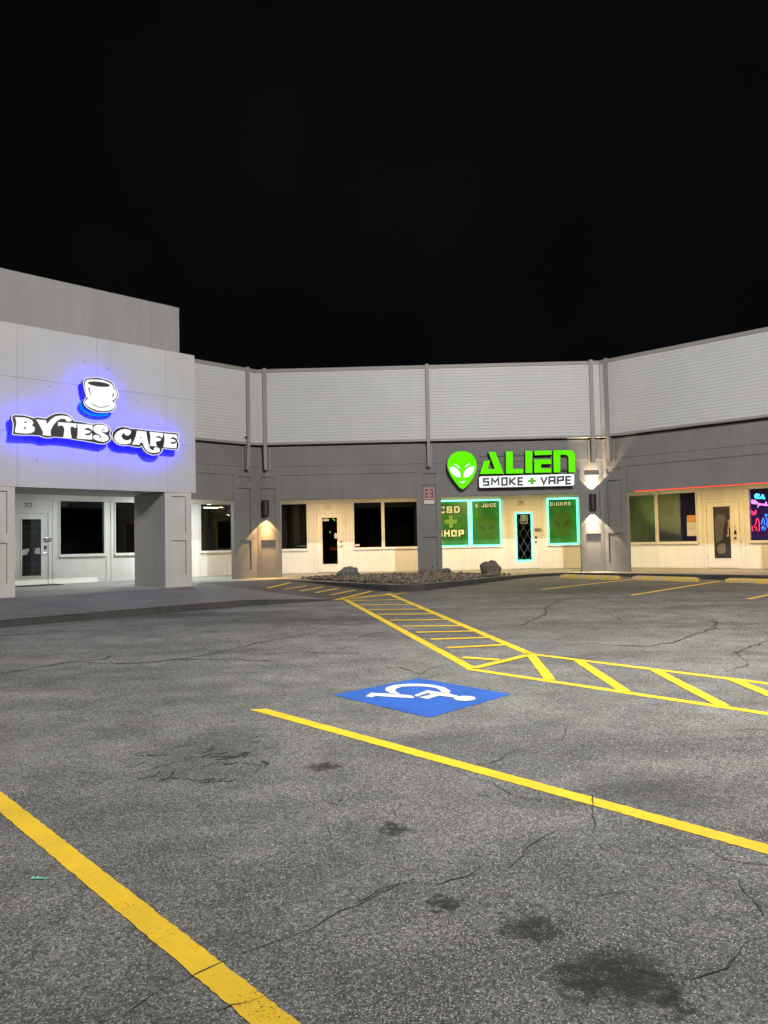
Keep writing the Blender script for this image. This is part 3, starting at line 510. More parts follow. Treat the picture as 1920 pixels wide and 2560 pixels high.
# raised walkway: level part, sloped apron on the left, asphalt ramp between apron and island
walk = MB()
outline = [(-15, 10), (-4.9, 20.1), (-5.31, 22.04), (-3.3, 23.1), (-.13, 19.24), (.05, 19.02), (.32, 18.90), (.62, 18.88), (.95, 18.99), (3.96, 22.66), (4.7, 23.35), (5.4, 23.72), (6.0, 23.52), (9.84, 19.72), (17, 12.6), (27, 22), (18, 34), (-12, 34), (-27, 20)]
tri = tessellate_polygon([[Vector((x, y, 0)) for x, y in outline]]); walk.v = [(x, y, W0) for x, y in outline]; walk.f = list(tri)
WALK = tag(walk.build('walkway', M['walk']), 'pale concrete walkway under the shop canopy', 'walkway', kind='structure')
lo = [(-15.2, 6.5, .25), (-6.6, 13.2, .384), (-5.31, 14.27, .405), (-3.78, 15.40, .428), (-2.92, 16.06, .441), (-1.90, 16.62, .40), (-1.14, 17.0, .349)]
hi = [(-15, 10, W0), (-9, 16, W0), (-7.6, 17.4, W0), (-6.2, 18.8, W0), (-5.4, 19.6, W0), (-4.9, 20.1, W0), (-5.31, 22.04, W0)]
ap = MB()
for k in range(len(lo) - 1):
    n = 4
    for j in range(n):
        f = lambda a, b, t: tuple(a[i] + (b[i] - a[i]) * t for i in range(3))
        ap.quad(f(lo[k], hi[k], j / n), f(lo[k + 1], hi[k + 1], j / n), f(lo[k + 1], hi[k + 1], (j + 1) / n), f(lo[k], hi[k], (j + 1) / n))
APRON = tag(ap.build('apron', M['apron']), 'sloping grey concrete pavement in front of the cafe pillars', 'pavement', kind='structure')
# joint across the apron
jn = MB(); a, b = Vector((-8.35, 16.9)), Vector((-5.33, 14.3))
def apz(q):
    t = max(0, min(1, (-(q.x - q.y) - 19.6) / 5.4)); return .405 + (W0 - .405) * t
prev = None
for k in range(13):
    q = a.lerp(b, k / 12); z = .405 + (W0 - .405) * (1 - k / 12) + .006
    cur = ((q.x - .012, q.y + .0, z), (q.x + .012, q.y, z))
    if prev: jn.quad(prev[0], prev[1], cur[1], cur[0])
    prev = cur
jn.build('joint', M['tar'], APRON)
rp = MB(); A, B, C, D = Vector((-5.31, 22.04)), Vector((-3.3, 23.1)), Vector((-1.14, 17.0)), Vector((-.08, 19.16)); n = 10
for i in range(n):
    for j in range(4):
        pt = lambda i, j: (lambda q: (q.x, q.y, rampz(q.x, q.y)))(C.lerp(D, j / 4).lerp(A.lerp(B, j / 4), i / n))
        rp.quad(pt(i, j), pt(i, j + 1), pt(i + 1, j + 1), pt(i + 1, j))
RAMP = tag(rp.build('ramp', M['ramp']), 'dark asphalt ramp rising to the walkway between kerbs', 'ramp', kind='structure')
for a, b, w in [((-3.08, 20.1), (-2.69, 21.7), .13), ((-2.6, 19.75), (-2.11, 20.75), .1), ((-2.13, 19.2), (-1.64, 20.3), .1), ((-1.70, 18.75), (-1.23, 19.82), .1), ((-1.30, 18.15), (-.76, 19.35), .1)]:
    stripe(a, b, w, zf=rampz, lift=.006, par=RAMP)
stripe((-1.12, 16.85), (-.34, 18.95), .12, zf=lambda x, y: max(rampz(x, y), lotz(x, y)), lift=.012)

def kerb(pts, w, drop, side, par, lip=.004):
    P = [Vector(p) for p in pts]; mb = MB(); rings = []
    for k, p in enumerate(P):
        a, b = P[max(0, k - 1)], P[min(len(P) - 1, k + 1)]; t = Vector((b.x - a.x, b.y - a.y)).normalized(); nv = Vector((-t.y, t.x)) * side
        jig = noise.noise(Vector((p.x * 1.7, p.y * 1.7, 1))) * .006
        o = Vector((p.x, p.y)) + nv * .0; z = p.z + lip + jig
        prof = [(-.02, z - drop), (-.005, z - .03), (.012, z - .006), (.03, z), (w, z), (w, z - drop)]
        i = len(mb.v); mb.v += [(o.x + nv.x * u, o.y + nv.y * u, zz) for u, zz in prof]; rings.append(i)
    for a, b in zip(rings, rings[1:]):
        for j in range(5): mb.f.append((a + j, a + j + 1, b + j + 1, b + j))
    mb.f.append(tuple(rings[0] + j for j in range(6))); mb.f.append(tuple(rings[-1] + j for j in range(6)))
    return mb.build('kerb', M['kerb'], par)
def dense(pts, step=.4):
    out = []
    for a, b in zip(pts, pts[1:]):
        a, b = Vector(a), Vector(b); n = max(1, int((b - a).length / step)); out += [a.lerp(b, j / n) for j in range(n)]
    return out + [Vector(pts[-1])]
kerb(dense(lo), .16, .16, 1, APRON)
isl = [(x, y, W0) for x, y in outline[3:15]]
kerb(dense(isl), .16, .26, 1, WALK)

# gravel bed and boulders on the island
bed = [(-2.5, 22.75), (-.05, 19.62), (.3, 19.28), (.75, 19.22), (3.65, 22.72), (3.1, 23.3), (2.0, 23.85), (-1.3, 24.1), (-2.3, 23.4)]
def inside(x, y):
    c = False; n = len(bed)
    for i in range(n):
        (x1, y1), (x2, y2) = bed[i], bed[i - 1]
        if (y1 > y) != (y2 > y) and x < (x2 - x1) * (y - y1) / (y2 - y1) + x1: c = not c
    return c
ico = bmesh.new(); bmesh.ops.create_icosphere(ico, subdivisions=1, radius=1); IV = [v.co.copy() for v in ico.verts]; IF = [[v.index for v in f.verts] for f in ico.faces]; ico.free()
gv, gf = [], []; cnt = 0
while cnt < 3000:
    x, y = random.uniform(-2.6, 3.8), random.uniform(19.2, 24.2)
    if not inside(x, y): continue
    cnt += 1; r = random.choice((.025, .03, .04, .05, .06)); ct = Vector((x, y, W0 + r * .35 + random.uniform(0, .05) + .025 * max(0, 1 - ((x - .6) ** 2 + (y - 22.6) ** 2) / 5)))
    rot = Matrix.Rotation(random.uniform(0, 6.28), 3, 'Z') @ Matrix.Rotation(random.uniform(-.6, .6), 3, 'X'); sc = Vector((random.uniform(.7, 1.4), random.uniform(.6, 1.1), random.uniform(.45, .8)))
    i = len(gv)
    for v in IV: gv.append(tuple(ct + rot @ (Vector((v.x * sc.x, v.y * sc.y, v.z * sc.z)) * r * random.uniform(.8, 1.2))))
    gf += [tuple(i + a for a in f) for f in IF]
gm = bpy.data.meshes.new('gravel'); gm.from_pydata(gv, [], gf); gm.materials.append(M['gravel'])
GR = bpy.data.objects.new('gravel', gm); COL.objects.link(GR); tag(GR, 'brown and grey river gravel filling the kerbed island bed', 'gravel', kind='stuff')
def boulder(x, y, w, dpt, h, mat, seed, label, group=None, rz=0, z=W0 + .02):
    bm = bmesh.new(); bmesh.ops.create_icosphere(bm, subdivisions=4, radius=1)
    for v in bm.verts:
        n = v.co.normalized(); q = n * 1.3 + Vector((seed * 7.1, seed * 3.3, seed))
        k = 1 + .38 * noise.noise(q) + .2 * noise.noise(q * 2.7) + .09 * noise.noise(q * 6)
        for ax in [Vector((math.sin(seed * a + a), math.cos(seed * 2.3 * a), math.sin(a * 1.7 + seed))).normalized() for a in (1, 2, 3, 4, 5)]:
            dd = n.dot(ax) * k - .78
            if dd > 0: k -= dd * .8
        v.co = n * k; v.co.z = max(v.co.z, -.5)
        v.co = Vector((v.co.x * w / 2, v.co.y * dpt / 2, (v.co.z + .5) * h / 1.45))
    me = bpy.data.meshes.new('boulder'); bm.to_mesh(me); bm.free(); me.materials.append(M[mat])
    o = bpy.data.objects.new('boulder', me); COL.objects.link(o); o.location = (x, y, z); o.rotation_euler.z = rz
    return tag(o, label, 'boulder', group or 'boulders on the gravel island')
boulder(-1.08, 23.1, .66, .42, .30, 'rock', 1.7, 'pale veined flat boulder in front of the door numbered 26', rz=.2)
boulder(3.12, 22.75, .60, .46, .40, 'rock2', 4.2, 'brown rounded boulder at the right tip of the gravel bed', rz=-.3)
boulder(1.22, 23.62, .36, .3, .2, 'rock', 2.4, 'low grey rock at the left foot of the middle column', rz=.6)
boulder(1.52, 23.55, .36, .32, .28, 'rock', 6.1, 'tallest grey rock of the cluster before the middle column', rz=1.1)
boulder(1.84, 23.6, .32, .28, .2, 'rock', 8.8, 'small grey rock at the right foot of the middle column', rz=.1)

# wheel stops
def wheelstop(p0, p1, label):
    a, b = Vector(p0), Vector(p1); t = (b - a).normalized(); nv = Vector((-t.y, t.x)); L = (b - a).length; mb = MB(); n = 18; rings = []
    prof = [(-.085, 0), (-.085, .055), (-.05, .115), (.05, .115), (.085, .055), (.085, 0)]
    for k in range(n + 1):
        q = a + t * L * k / n; z = lotz(q.x, q.y); endk = .72 if k in (0, n) else 1; i = len(mb.v)
        mb.v += [(q.x + nv.x * u, q.y + nv.y * u, z + h * endk + noise.noise(Vector((q.x * 3, q.y * 3, u * 30))) * .006) for u, h in prof]; rings.append(i)
    for r0, r1 in zip(rings, rings[1:]):
        for j in range(6): mb.f.append((r0 + j, r0 + (j + 1) % 6, r1 + (j + 1) % 6, r1 + j))
    mb.f += [tuple(rings[0] + j for j in range(6)), tuple(rings[-1] + j for j in range(6))]
    return tag(mb.build('wheel_stop', M['wsyellow']), label, 'wheel stop', 'yellow wheel stops along the kerb')
wheelstop((5.09, 22.40), (6.48, 21.26), 'yellow wheel stop with bare white patches, nearest the wall lamp column')
wheelstop((6.80, 21.20), (8.17, 20.07), 'whole yellow wheel stop in the middle of the row')
wheelstop((8.70, 19.72), (10.07, 18.58), 'yellow wheel stop cut by the right edge of the photo')

# ================================================================ buildings: shared parts
Z_SOF, Z_BAND, Z_TOPB, Z_SID0, Z_SID1 = 3.0, 3.78, 4.66, 4.76, 7.14
def siding(fr, s0, s1, par):
    b = box('siding', fr, s0, s1, -.17, .1, 4.80, 7.03, M['siding'], par)
    n = 24; pitch = (7.03 - 4.80) / n; mb = MB()
    z0 = 4.80
    pr = [(-.192, z0 + .002), (-.200, z0 + .024), (-.200, z0 + pitch - .001), (-.172, z0 + pitch - .001), (-.172, z0 + .002)]
    mb.hexa([fr.p(s0 + .002, d, z) for d, z in pr], [fr.p(s1 - .002, d, z) for d, z in pr])
    o = mb.build('slat', M['siding'], b)
    for k in range(1, n):
        c = o.copy(); COL.objects.link(c); c.parent = b; c.location.z = k * pitch
    box('top_trim', fr, s0, s1, -.225, .12, 7.032, Z_SID1, M['trim'], par)
    box('bottom_trim', fr, s0, s1, -.215, .10, 4.735, 4.798, M['trim'], par)
def post(fr, s0, s1, par):
    p = MB().box(fr, s0, s1, -.262, -.17, 4.70, 7.17).build('post', M['trim'], par)
    mb = MB(); mb.hexa([fr.p(s0 + .005, -.20, 3.94), fr.p(s1 - .005, -.20, 3.94), fr.p(s1 - .005, -.0, 4.0), fr.p(s0 + .005, -.0, 4.0)],
                       [fr.p(s0 + .005, -.262, 4.70), fr.p(s1 - .005, -.262, 4.70), fr.p(s1 - .005, -.0, 4.70), fr.p(s0 + .005, -.0, 4.70)])
    mb.build('bracket', M['trim'], p)
    for sx in (s0 - .06, s1 + .012): box('flange', fr, sx, sx + .045, -.045, -.02, 3.93, 4.66, M['trim'], p)
    MB().tube([fr.p((s0 + s1) / 2, -.215, 3.99), fr.p((s0 + s1) / 2, -.235, 3.985)], .018, 8).build('bolt', M['steel'], p)
def column(fr, s0, s1, par, depth=.16, z1=Z_BAND, inset=(.14, .17), top=True, mat='grey', tz=None, d=0.):
    a, b = s0 + inset[0], s1 - inset[1]
    holes = tz or ([(a, b, .80, 1.73), (a, b, 1.94, 3.38)] + ([(a, b, 3.58, 3.74)] if top else []))
    holes = [(a, b, h[-2], h[-1]) for h in holes]
    mb = MB().grid_wall(fr, s0, s1, W0, z1, d, d + .056, holes); mb.box(fr, s0 + .001, s1 - .001, d + .056, d + depth, W0, z1)
    c = mb.build('column', M[mat], par)
    for h in holes: box('panel', fr, h[0] + .003, h[1] - .003, d + .044, d + .054, h[2] + .003, h[3] - .003, M[mat], c, .003)
    return c
def fascia(fr, s0, s1, bays, par):
    f = MB().box(fr, s0, s1, 0, .25, Z_BAND, 4.048).build('fascia', M['grey'], par)
    box('fascia_board', fr, s0, s1, -.018, .25, 4.052, Z_TOPB, M['grey'], f, .006)
    box('drip_edge', fr, s0, s1, -.032, .2, Z_TOPB + .002, Z_TOPB + .03, M['trim'], f)
    box('parapet_gap_shade', fr, s0, s1, .02, .24, Z_TOPB + .03, 4.80, M['dark'], f)  # black, so the shade in the gap under the slats is in its colour
    for a, b in bays: box('infill_panel', fr, a, b, .028, .22, Z_SOF, Z_BAND, M['grey'], f)
def trims(fr, dw, par, vs=(), sills=(), corn=None, heads=()):
    if corn:
        s0, s1 = corn
        c = box('cornice', fr, s0, s1, dw - .035, dw, 3.05, 3.30, M['wall'], par)
        box('cornice_step', fr, s0, s1, dw - .075, dw - .036, 3.15, 3.30, M['wall'], c); box('cornice_lip', fr, s0, s1, dw - .05, dw - .036, 3.05, 3.075, M['wall'], c)
    for s, z0, z1 in vs: box('trim_board', fr, s - .045, s + .045, dw - .016, dw, z0, z1, M['wall'], par)
    for s0, s1, z in heads: box('trim_board', fr, s0, s1, dw - .013, dw, z - .04, z + .04, M['wall'], par)
def window(fr, s0, s1, dw, par, z0=1.42, z1=3.035, sill=True, left=True, right=True):
    t = .035
    f = MB().grid_wall(fr, s0 - t, s1 + t, z0 - t, z1 + .012, dw - .028, dw + .06, [(s0, s1, z0, z1)]).build('window', M['wall'], par)
    box('pane', fr, s0 - .005, s1 + .005, dw + .028, dw + .036, z0 - .005, z1 + .005, M['glass'], f)
    if sill: box('sill', fr, s0 - .05, s1 + .05, dw - .055, dw - .001, z0 - .085, z0 - t - .001, M['wall'], f, .006)
    return f
def door(fr, s0, s1, dw, g, par, z1=2.68, pane=None):
    d = MB().grid_wall(fr, s0 + .006, s1 - .006, W0 + .012, z1 - .006, dw - .012, dw + .035, [g]).build('door', M['door'], par)
    MB().grid_wall(fr, g[0] - .035, g[1] + .035, g[2] - .035, g[3] + .035, dw - .026, dw - .013, [(g[0] + .004, g[1] - .004, g[2] + .004, g[3] - .004)]).build('glass_trim', M['door'], d)
    box('pane', fr, g[0] - .006, g[1] + .006, dw + .008, dw + .016, g[2] - .006, g[3] + .006, pane or M['glass'], d)
    MB().grid_wall(fr, s0 - .075, s1 + .075, W0, z1 + .075, dw - .03, dw + .03, [(s0, s1, W0 - .1, z1)]).build('door_frame', M['door'], d)
    box('threshold', fr, s0, s1, dw - .10, dw + .02, W0 + .002, W0 + .010, M['darkgrey'], d)
    for z in (.85, 1.55, 2.35): MB().tube([fr.p(s0 - .002, dw - .022, z), fr.p(s0 - .002, dw - .022, z + .1)], .009, 6).build('hinge', M['brass'], d)
    return d
def lever(fr, s, d, z, par, direc=-1, mat='steel'):
    MB().tube([fr.p(s, d, z), fr.p(s, d - .06, z), fr.p(s + direc * .12, d - .065, z - .01)], .013, 8).tube([fr.p(s, d, z), fr.p(s, d - .012, z)], .032, 12).build('handle', M[mat], par)
GLY = {'C': [[(1, .70), (1, 1), (0, 1), (0, 0), (1, 0), (1, .30)]], 'B': [[(0, .5), (0, 1), (.92, 1), (.92, .5), (0, .5)], [(0, .5), (1, .5), (1, 0), (0, 0), (0, .5)]], 'D': [[(0, 0), (0, 1), (.75, 1), (1, .78), (1, .22), (.75, 0), (0, 0)]],
       'S': [[(1, .78), (1, 1), (0, 1), (0, .5), (1, .5), (1, 0), (0, 0), (0, .22)]], 'H': [[(0, 0), (0, 1)], [(1, 0), (1, 1)], [(0, .5), (1, .5)]], 'O': [[(0, 0), (0, 1), (1, 1), (1, 0), (0, 0)]], 'P': [[(0, 0), (0, 1), (1, 1), (1, .42), (.1, .42)]],
       'E': [[(1, 1), (0, 1), (0, 0), (1, 0)], [(.1, .5), (.85, .5)]], 'J': [[(1, 1), (1, 0), (0, 0), (0, .32)]], 'U': [[(0, 1), (0, 0), (1, 0), (1, 1)]], 'I': [[(.5, 0), (.5, 1)]], 'G': [[(1, .78), (1, 1), (0, 1), (0, 0), (1, 0), (1, .5), (.55, .5)]],
       'A': [[(0, 0), (0, .78), (.25, 1), (.75, 1), (1, .78), (1, 0)], [(.1, .38), (.9, .38)]], 'R': [[(0, 0), (0, 1), (1, 1), (1, .45), (.1, .45)], [(.45, .42), (1, 0)]], 'N': [[(0, 0), (0, 1), (1, 0), (1, 1)]], 'L': [[(0, 1), (0, 0), (1, 0)]], 'T': [[(0, 1), (1, 1)], [(.5, .95), (.5, 0)]],
       '2': [[(0, .75), (0, 1), (1, 1), (1, .55), (0, 0), (1, 0)]], '5': [[(1, 1), (0, 1), (0, .55), (1, .55), (1, 0), (0, 0)]], '6': [[(1, 1), (0, 1), (0, 0), (1, 0), (1, .5), (.05, .5)]], '-': [[(.1, .5), (.9, .5)]]}
def lettering(fr, text, s0, s1, z0, z1, d, th, mat, par, w=None, name='letter', mono=True, grow=0):
    units = [(.45 if ch in 'I' else .7 if ch == '-' else .3 if ch == ' ' else 1.) for ch in text]; gap = .30
    u = (s1 - s0) / (sum(units) + gap * (len(text) - 1)); x = s0; w = w or (z1 - z0) * .24; out = []
    for ch, un in zip(text, units):
        if ch != ' ':
            mb = MB(); a, b, c, e = x + w / 2, x + u * un - w / 2, z0 + w / 2, z1 - w / 2
            for k, st in enumerate(GLY[ch]):
                P = [(a + (b - a) * px, c + (e - c) * py) for px, py in st]
                # square stroke ends
                if P[0] != P[-1]:
                    for i0, i1 in ((0, 1), (-1, -2)):
                        v = Vector(P[i0]) - Vector(P[i1]); v.normalize(); P[i0] = tuple(Vector(P[i0]) + v * w / 2 * (1 if GLY[ch][k][i0][1] in (0, 1) and GLY[ch][k][i0][0] in (0, 1) else 0))
                mb.ribbon(fr, P, w + grow, d - th - .0008 * k, d)
            out.append(mb.build(name, mat, par))
        x += u * (un + gap)
    return out
def wallholes(wins, doors):
    return [(a - .012, b + .012, 1.408, 3.047) for a, b in wins] + [(a - .02, b + .02, W0 - .2, 2.70) for a, b in doors]
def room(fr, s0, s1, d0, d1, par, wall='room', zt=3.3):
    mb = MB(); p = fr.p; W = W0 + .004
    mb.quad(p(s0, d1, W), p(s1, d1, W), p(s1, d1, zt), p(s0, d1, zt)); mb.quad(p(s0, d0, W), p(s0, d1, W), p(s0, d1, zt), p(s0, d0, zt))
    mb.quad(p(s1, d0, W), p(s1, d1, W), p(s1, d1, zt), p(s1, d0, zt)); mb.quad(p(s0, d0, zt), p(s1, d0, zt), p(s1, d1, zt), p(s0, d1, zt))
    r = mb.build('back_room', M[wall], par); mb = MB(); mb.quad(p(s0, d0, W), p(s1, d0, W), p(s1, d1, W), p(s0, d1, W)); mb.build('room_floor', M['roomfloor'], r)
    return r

# ================================================================ centre building, units 26 and 25
BC = empty('shop_building', FC.p(5.4, 3, W0), 'low centre shop wing with white slatted parapet and grey band, facing the lot', 'building')
fascia(FC, 0, 10.97, [(.77, 5.09), (5.86, 10.22)], BC)
for a, b in [(.083, .30), (.41, 5.445), (5.555, 10.565), (10.685, 10.887)]: siding(FC, a, b, BC)
for a, b in [(.30, .41), (5.445, 5.555), (10.565, 10.685)]: post(FC, a, b, BC)
column(FC, 0, .77, BC); column(FC, 5.09, 5.86, BC, inset=(.16, .15)); column(FC, 10.22, 10.97, BC, inset=(.15, .13))
DC = 3.5
winC = [(-.4, 1.15), (2.87, 3.86), (3.97, 5.40), (5.70, 6.99), (7.11, 8.13), (9.85, 10.88), (10.99, 12.0)]; dorC = [(1.51, 2.47), (8.50, 9.47)]
MB().grid_wall(FC, -1.44, 12.4, W0, 3.3, DC, DC + .14, wallholes(winC, dorC)).build('wall', M['wall'], BC)
for a, b in winC: window(FC, a, b, DC, BC)
trims(FC, DC, BC, vs=[(1.36, .54, 3.05), (2.64, .54, 3.05), (3.92, .54, 1.33), (7.05, .54, 1.33), (8.32, .54, 3.05), (9.68, .54, 3.05), (10.935, .54, 1.33)], corn=(-1.44, 12.4), heads=[(1.41, 2.59, 2.80), (8.37, 9.63, 2.80)])
box('ceiling', FC, -.9, 11.9, .2, DC + .1, 3.30, 3.38, M['ceiling'], BC)
box('roof', FC, -2, 13, .12, 11, 6.5, 6.6, M['roof'], BC)
d26 = door(FC, 1.51, 2.47, DC, (1.71, 2.26, .84, 2.52), BC)
lever(FC, 2.41, DC - .012, 1.49, d26); MB().tube([FC.p(2.40, DC - .012, 1.645), FC.p(2.40, DC - .035, 1.645)], .032, 12).build('deadbolt', M['steel'], d26)
d25 = door(FC, 8.50, 9.47, DC, (8.69, 9.26, .83, 2.54), BC)
box('hasp', FC, 9.35, 9.575, DC - .05, DC - .031, 1.89, 1.985, M['steel'], d25, .004); box('lock', FC, 9.37, 9.43, DC - .04, DC - .013, 1.615, 1.70, M['dark'], d25, .006); box('lock', FC, 9.365, 9.425, DC - .04, DC - .013, 1.46, 1.53, M['dark'], d25, .006)
for k, (a, b) in enumerate([(1.80, 2.02), (8.81, 8.99)]):
    lettering(FC, '26' if k == 0 else '25', a, b, 2.825, 2.965, DC - .001, .012, M['numfaint'] if k == 0 else M['number'], BC, w=.02, name='house_number')
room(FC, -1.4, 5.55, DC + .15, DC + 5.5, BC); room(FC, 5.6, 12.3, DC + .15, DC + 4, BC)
box('roof_fascia_back', FC, 0, 10.97, .12, .2, 4.8, 6.9, M['roof'], BC)

# ================================================================ right building
BR = empty('corner_shop_building', FR.p(3, 3, W0), 'right shop wing with slatted parapet and red light line under the grey band', 'building')
fascia(FR, 0, 10.4, [(.76, 5.09), (5.86, 9.6)], BR)
for a, b in [(.083, .265), (.37, 5.445), (5.555, 10.4)]: siding(FR, a, b, BR)
for a, b in [(.265, .37), (5.445, 5.555)]: post(FR, a, b, BR)
column(FR, 0, .76, BR, inset=(.11, .18)); column(FR, 5.09, 5.86, BR); column(FR, 9.6, 10.4, BR)
DR = 3.3
winR = [(-1.1, .075), (.185, 1.49), (3.19, 4.75)]; dorR = [(1.83, 2.79)]
MB().grid_wall(FR, -1.37, 10.4, W0, 3.3, DR, DR + .14, wallholes(winR, dorR)).build('wall', M['wall'], BR)
for a, b in winR: window(FR, a, b, DR, BR)
trims(FR, DR, BR, vs=[(1.64, .54, 3.05), (2.98, .54, 3.05), (.13, .54, 1.33), (4.95, .54, 3.05)], corn=(-1.37, 10.4), heads=[(1.69, 2.93, 2.82)])
box('ceiling', FR, -.8, 10.4, .2, DR + .1, 3.303, 3.38, M['ceiling'], BR); box('roof', FR, -2, 10.4, .12, 10, 6.5, 6.6, M['roof'], BR)
box('roof_fascia_back', FR, 0, 10.4, .12, .2, 4.8, 6.9, M['roof'], BR); box('end_wall', FR, 10.4, 10.6, 0, 10, W0, 6.6, M['grey'], BR)
dR = door(FR, 1.83, 2.79, DR, (2.05, 2.59, .855, 2.53), BR)
box('padlock', FR, 2.70, 2.768, DR - .05, DR - .014, 1.625, 1.74, M['dark'], dR, .012); MB().tube([FR.p(2.73, DR - .02, 1.74), FR.p(2.725, DR - .03, 1.83), FR.p(2.733, DR - .02, 1.91)], .008, 6).build('chain', M['brass'], dR)
MB().tube([FR.p(2.731, DR - .012, 1.506), FR.p(2.731, DR - .05, 1.506)], .034, 12).build('knob', M['dark'], dR)
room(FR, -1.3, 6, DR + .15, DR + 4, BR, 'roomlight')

# ================================================================ left building: cafe tower and its wing
BL = empty('cafe_building', FT.p(-3, 2, W0), 'left building with a pale panelled tower front standing on square pillars', 'building')
fascia(FL, -3.6, 0, [(-3.6, -.85)], BL)
for a, b in [(-3.45, -.49), (-.375, -.083)]: siding(FL, a, b, BL)
post(FL, -.49, -.375, BL); column(FL, -.85, 0, BL, inset=(.15, .21))
DL = 3.2
winL = [(-4.90, -3.53), (-3.15, -1.75), (-.06, 1.22)]; dorL = [(-6.21, -5.26)]
MB().grid_wall(FL, -12, 1.33, W0, 3.4, DL, DL + .14, wallholes(winL, dorL)).build('wall', M['wall'], BL)
for a, b in winL: window(FL, a, b, DL, BL)
c = trims(FL, DL, BL, vs=[(-5.08, .54, 3.05), (-3.42, .54, 1.33), (-3.26, .54, 3.05), (-1.62, .54, 3.05), (-.16, .54, 3.05)], corn=(-12, 1.33), heads=[(-6.4, -5.13, 2.79)])
box('cornice', FL, -12, 1.33, DL - .12, DL, 3.302, 3.40, M['wall'], BL)
box('ceiling', FL, -3.4, .75, .2, DL + .1, 3.406, 3.46, M['ceiling'], BL); box('ceiling', FL, -13, -3.402, -1.4, DL + .1, 3.406, 3.46, M['ceiling'], BL)
box('roof', FL, -13, .6, .12, 10, 6.4, 6.48, M['roof'], BL)
d22 = door(FL, -6.21, -5.26, DL, (-6.02, -5.47, .81, 2.48), BL, z1=2.655)
box('hasp', FL, -5.37, -5.165, DL - .06, DL - .031, 1.825, 1.925, M['steel'], d22, .005); box('keypad', FL, -5.375, -5.305, DL - .045, DL - .013, 1.595, 1.70, M['number'], d22, .006); lever(FL, -5.31, DL - .012, 1.48, d22)
lettering(FL, '22', -5.94, -5.73, 2.825, 2.955, DL - .001, .014, M['number'], BL, w=.022, name='house_number')
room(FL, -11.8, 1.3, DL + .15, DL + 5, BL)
# tower: body, separate stucco panels with open joints, set-back upper block
body = box('tower_body', FT, -10, -.145, .012, 2.6, 3.02, 6.66, M['eifs'], BL)
sj = [-10, -8.35, -6.51, -4.675, -2.82, -.975, -.13]; zj = [3.0, 4.245, 5.475, 6.69]
for i in range(6):
    for j in range(3):
        box('panel', FT, sj[i] + (.005 if i else 0), sj[i + 1] - (.005 if i < 5 else 0), 0, .011, zj[j] + (.005 if j else 0), zj[j + 1] - (.005 if j < 2 else 0), M['eifs'], body, .003)
for s, z in [(-3.12, 6.07), (-2.53, 5.97), (-3.95, 5.36), (-1.75, 5.28), (-4.25, 3.62)]: MB().tube([FT.p(s, -.001, z), FT.p(s, -.003, z)], .016, 8).build('anchor_hole', M['darkgrey'], body)
box('panel', FT, -.145, -.13, .03, 2.6, 3.0, 6.69, M['eifs'], body); box('coping', FT, -10, -.13, .03, 2.6, 6.662, 6.69, M['eifs'], body)
up = box('upper_block', FT, -10, -.752, 1.2, 7, 6.4, 8.31, M['tower'], BL, .006); box('panel', FT, -.748, .125, 1.2, 7, 6.4, 8.31, M['tower'], up, .006)
for s0, s1 in [(-1.03, -.26), (-5.49, -4.72), (-9.95, -9.18)]:
    column(FT, s0, s1, BL, depth=1.66, z1=2.995, inset=(.19, .165), mat='pillar', tz=[(.86, 1.75), (1.95, 2.90)], d=.012)

# ================================================================ signs
E_WHITE = emit('sign_white_light', (1, 1, 1), 1.05); E_GREEN = emit('sign_green_light', (.14, .90, .004), 1.05); E_BLUE = emit('halo_blue_light', (0.0, 0.0, 1.0), 38.0); E_BLUE2 = emit('halo_blue_led', (.0, .22, 1.0), 1.2)
def offset_poly(pts, k):
    n = len(pts); A = sum(pts[i][0] * pts[(i + 1) % n][1] - pts[(i + 1) % n][0] * pts[i][1] for i in range(n)); sg = 1 if A > 0 else -1; out = []
    for i in range(n):
        a, b, c = Vector(pts[i - 1]), Vector(pts[i]), Vector(pts[(i + 1) % n]); t = ((b - a).normalized() + (c - b).normalized())
        t = t.normalized() if t.length > 1e-4 else (c - b).normalized(); out.append((b.x + t.y * k * sg, b.y - t.x * k * sg))
    return out
SG = empty('halo_sign', FT.p(-3, -.2, 4.0), 'lit white cup and swash lettering sign with blue halo on pale panels', 'sign')
def haloplate(key, letters):
    P = SH[key]
    body = MB().prism(FT, P, -.345, -.215).build('sign_plate', M['dark'], SG)
    MB().ribbon(FT, P + [P[0]], .013, -.362, -.346).build('lit_rim', E_WHITE, body)
    MB().prism(FT, offset_poly(P, -.03), -.214, -.210).build('halo_panel', E_BLUE, body)
    for k, holes in letters: MB().prism(FT, offset_poly(SH[k], -.007), -.372, -.346, [SH[h] for h in holes]).build('letter', E_WHITE, body)
    return body
haloplate('plate1', [('lB', ['hB1', 'hB2']), ('lY', []), ('lT', []), ('lE', []), ('lS', [])]); haloplate('plate2', [('lC', []), ('lA', ['hA']), ('lF', []), ('lE2', [])])
cp = haloplate('cupplate', [])
MB().prism(FT, SH['cup'], -.372, -.346, [SH['coffee'], SH['cuphi'], SH['cuphole']]).build('cup_shape', E_WHITE, cp); MB().ribbon(FT, SH['smile'], .016, -.376, -.3725).build('saucer_line', M['dark'], cp)
LP_ = [SH['cupplate'][i] for i in range(20, 31)]; MB().ribbon(FT, [(a, b - .045) for a, b in LP_], .05, -.175, -.165).build('led_strip', E_BLUE2, cp)
cupc = [sum(p[i] for p in SH['cupplate']) / len(SH['cupplate']) for i in (0, 1)]
